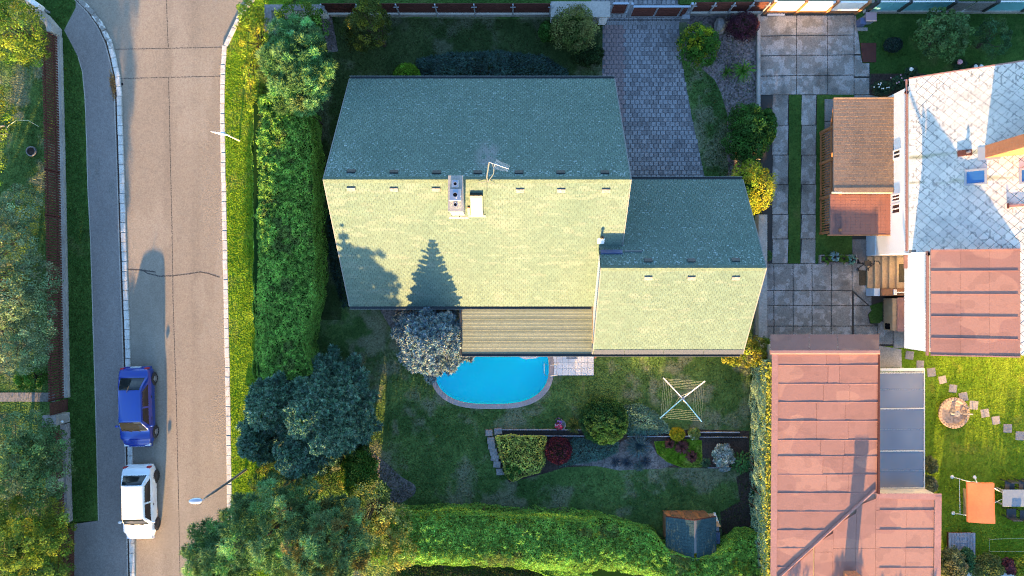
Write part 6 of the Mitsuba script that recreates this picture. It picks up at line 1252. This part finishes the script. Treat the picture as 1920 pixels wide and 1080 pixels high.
# ------------------------------------------------ grass blades over the lawns
import shapely
def blades(key, poly, dens, base, second, share, L=.085, w=.016, k=5, holes=None):
    g = Polygon(poly).buffer(-.04) if not hasattr(poly, 'area') else poly.buffer(-.04)
    for h_ in holes or []: g = g.difference(h_)
    b = g.bounds; b = (max(b[0], -28.5), max(b[1], -16.5), min(b[2], 28.5), min(b[3], 16.5)); n = int((b[2] - b[0]) * (b[3] - b[1]) * dens)
    q = np.column_stack([rng.uniform(b[0], b[2], n), rng.uniform(b[1], b[3], n)]); q = q[shapely.contains_xy(g, q[:, 0], q[:, 1])]
    d = meshnoise(q * 1.1 + 3) * .6 + meshnoise(q * 3.3) * .4; q = q[d > .22]; d = d[d > .22]
    z = .09 if key in ('verge_lawn', 'sunny_verge') else .01
    col = tint(len(q), base, .28, second, share); v, f, c = needles(np.column_stack([q, np.full(len(q), z)]), np.tile([0, 0, 1.0], (len(q), 1)), L * (.6 + .8 * d), w, k, .7, col)
    kk = add('grass', (v, f), 'leaf', key, color=c); tag(kk, kind='stuff')
POOLH = [Polygon(stadium(.35)), Polygon(PL([(1018, 655), (1116, 655), (1116, 706), (1018, 706)])), Polygon(PL([(926, 800), (1408, 802), (1404, 882), (1224, 882), (1020, 890), (955, 906)]))]
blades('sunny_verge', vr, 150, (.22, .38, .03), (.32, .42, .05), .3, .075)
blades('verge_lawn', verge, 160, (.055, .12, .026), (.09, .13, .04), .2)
blades('lawn', plot, 70, (.06, .12, .03), (.13, .14, .07), .2, holes=POOLH + [Polygon(PL([(590, 32), (1325, 32), (1325, 335), (1330, 660), (640, 660), (585, 600)]))])
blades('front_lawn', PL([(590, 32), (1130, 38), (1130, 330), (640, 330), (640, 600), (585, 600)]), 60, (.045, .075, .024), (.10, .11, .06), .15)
blades('side_lawn', PL([(1280, 118), (1312, 130), (1340, 150), (1352, 175), (1364, 215), (1362, 260), (1366, 335), (1325, 335)]), 120, (.05, .10, .025), (.09, .11, .04), .2)
blades('left_garden', PL([(-40, -20), (60, -20), (110, 70), (115, 300), (123, 745), (122, 1080), (-40, 1080)]), 50, (.05, .10, .025), (.10, .12, .04), .25)
blades('back_garden', PL([(1742, 664), (1960, 672), (1960, 1040), (1772, 1040), (1772, 925), (1742, 925)]), 90, (.17, .27, .022), (.23, .27, .035), .2, holes=[Polygon(lathe([(.9, 0)], 20, P(1789.5, 774.5))[0][:, :2])] + [shapely.Point(*P(a, b)).buffer(.3) for a, b in STEP])
blades('moss_patch', PL([(1226, 828), (1300, 822), (1316, 826), (1317, 876), (1280, 877), (1250, 866), (1232, 850)]), 500, (.07, .16, .015), (.11, .18, .02), .3, .07)

# dry leaves blown against the kerb, and the reddish soil beside the corner wall
n = 420; q = np.array([[rng.normal(213.5, 2.4), rng.normal(160, 11)] for _ in range(n)]); w = np.array([P(a + (b - 160) * .12, b) for a, b in q]); lf = leaves(np.column_stack([w, np.full(n, .11)]), np.tile([0, 0, 1.], (n, 1)), .07, tint(n, (.36, .20, .07), .35, (.20, .10, .05), .4), .6, .5)
tag(add('leaf_litter', lf[:2], 'leaf', 'pavement', color=lf[2]), kind='stuff')
struct('soil_patch', sheet(PL([(600, 30), (622, 30), (634, 96), (616, 100)]), .0125), 'mulch')

GROUPS = {'parked_car': 'parked cars', 'board_fence': 'board fences along the front', 'blue_conifer': 'bluish conifers of the lower left clump', 'pine_tree': 'pines of the plot', 'spreading_juniper': None, 'juniper_bed': 'low juniper beds beside the house', 'daylily': 'lily clumps on the mulch',
          'laurel_bush': 'bushes beside the boundary wall', 'blue_juniper': 'juniper carpets in the flower bed', 'dianthus': 'small plants on the gravel', 'coral_bells': 'reddish brown clumps on the moss patch', 'silver_shrub': 'silvery plants in the flower bed', 'rosette': 'rosettes in the planter',
          'rose_bush': 'roses of the front garden', 'border_shrub': 'shrubs along the lower right edge', 'greenhouse_shrub': 'shrubs against the greenhouse', 'garden_tree': 'trees beyond the lower edge', 'garden_chair': 'folding chairs round the grey table', 'planting_ring': 'planting rings in the left garden'}
for k in labels:
    g = GROUPS.get(k[:-4] if k[-4:-3] == '_' and k[-3:].isdigit() else k)
    if g and '__' not in k and 'label' in labels[k]: labels[k]['group'] = g
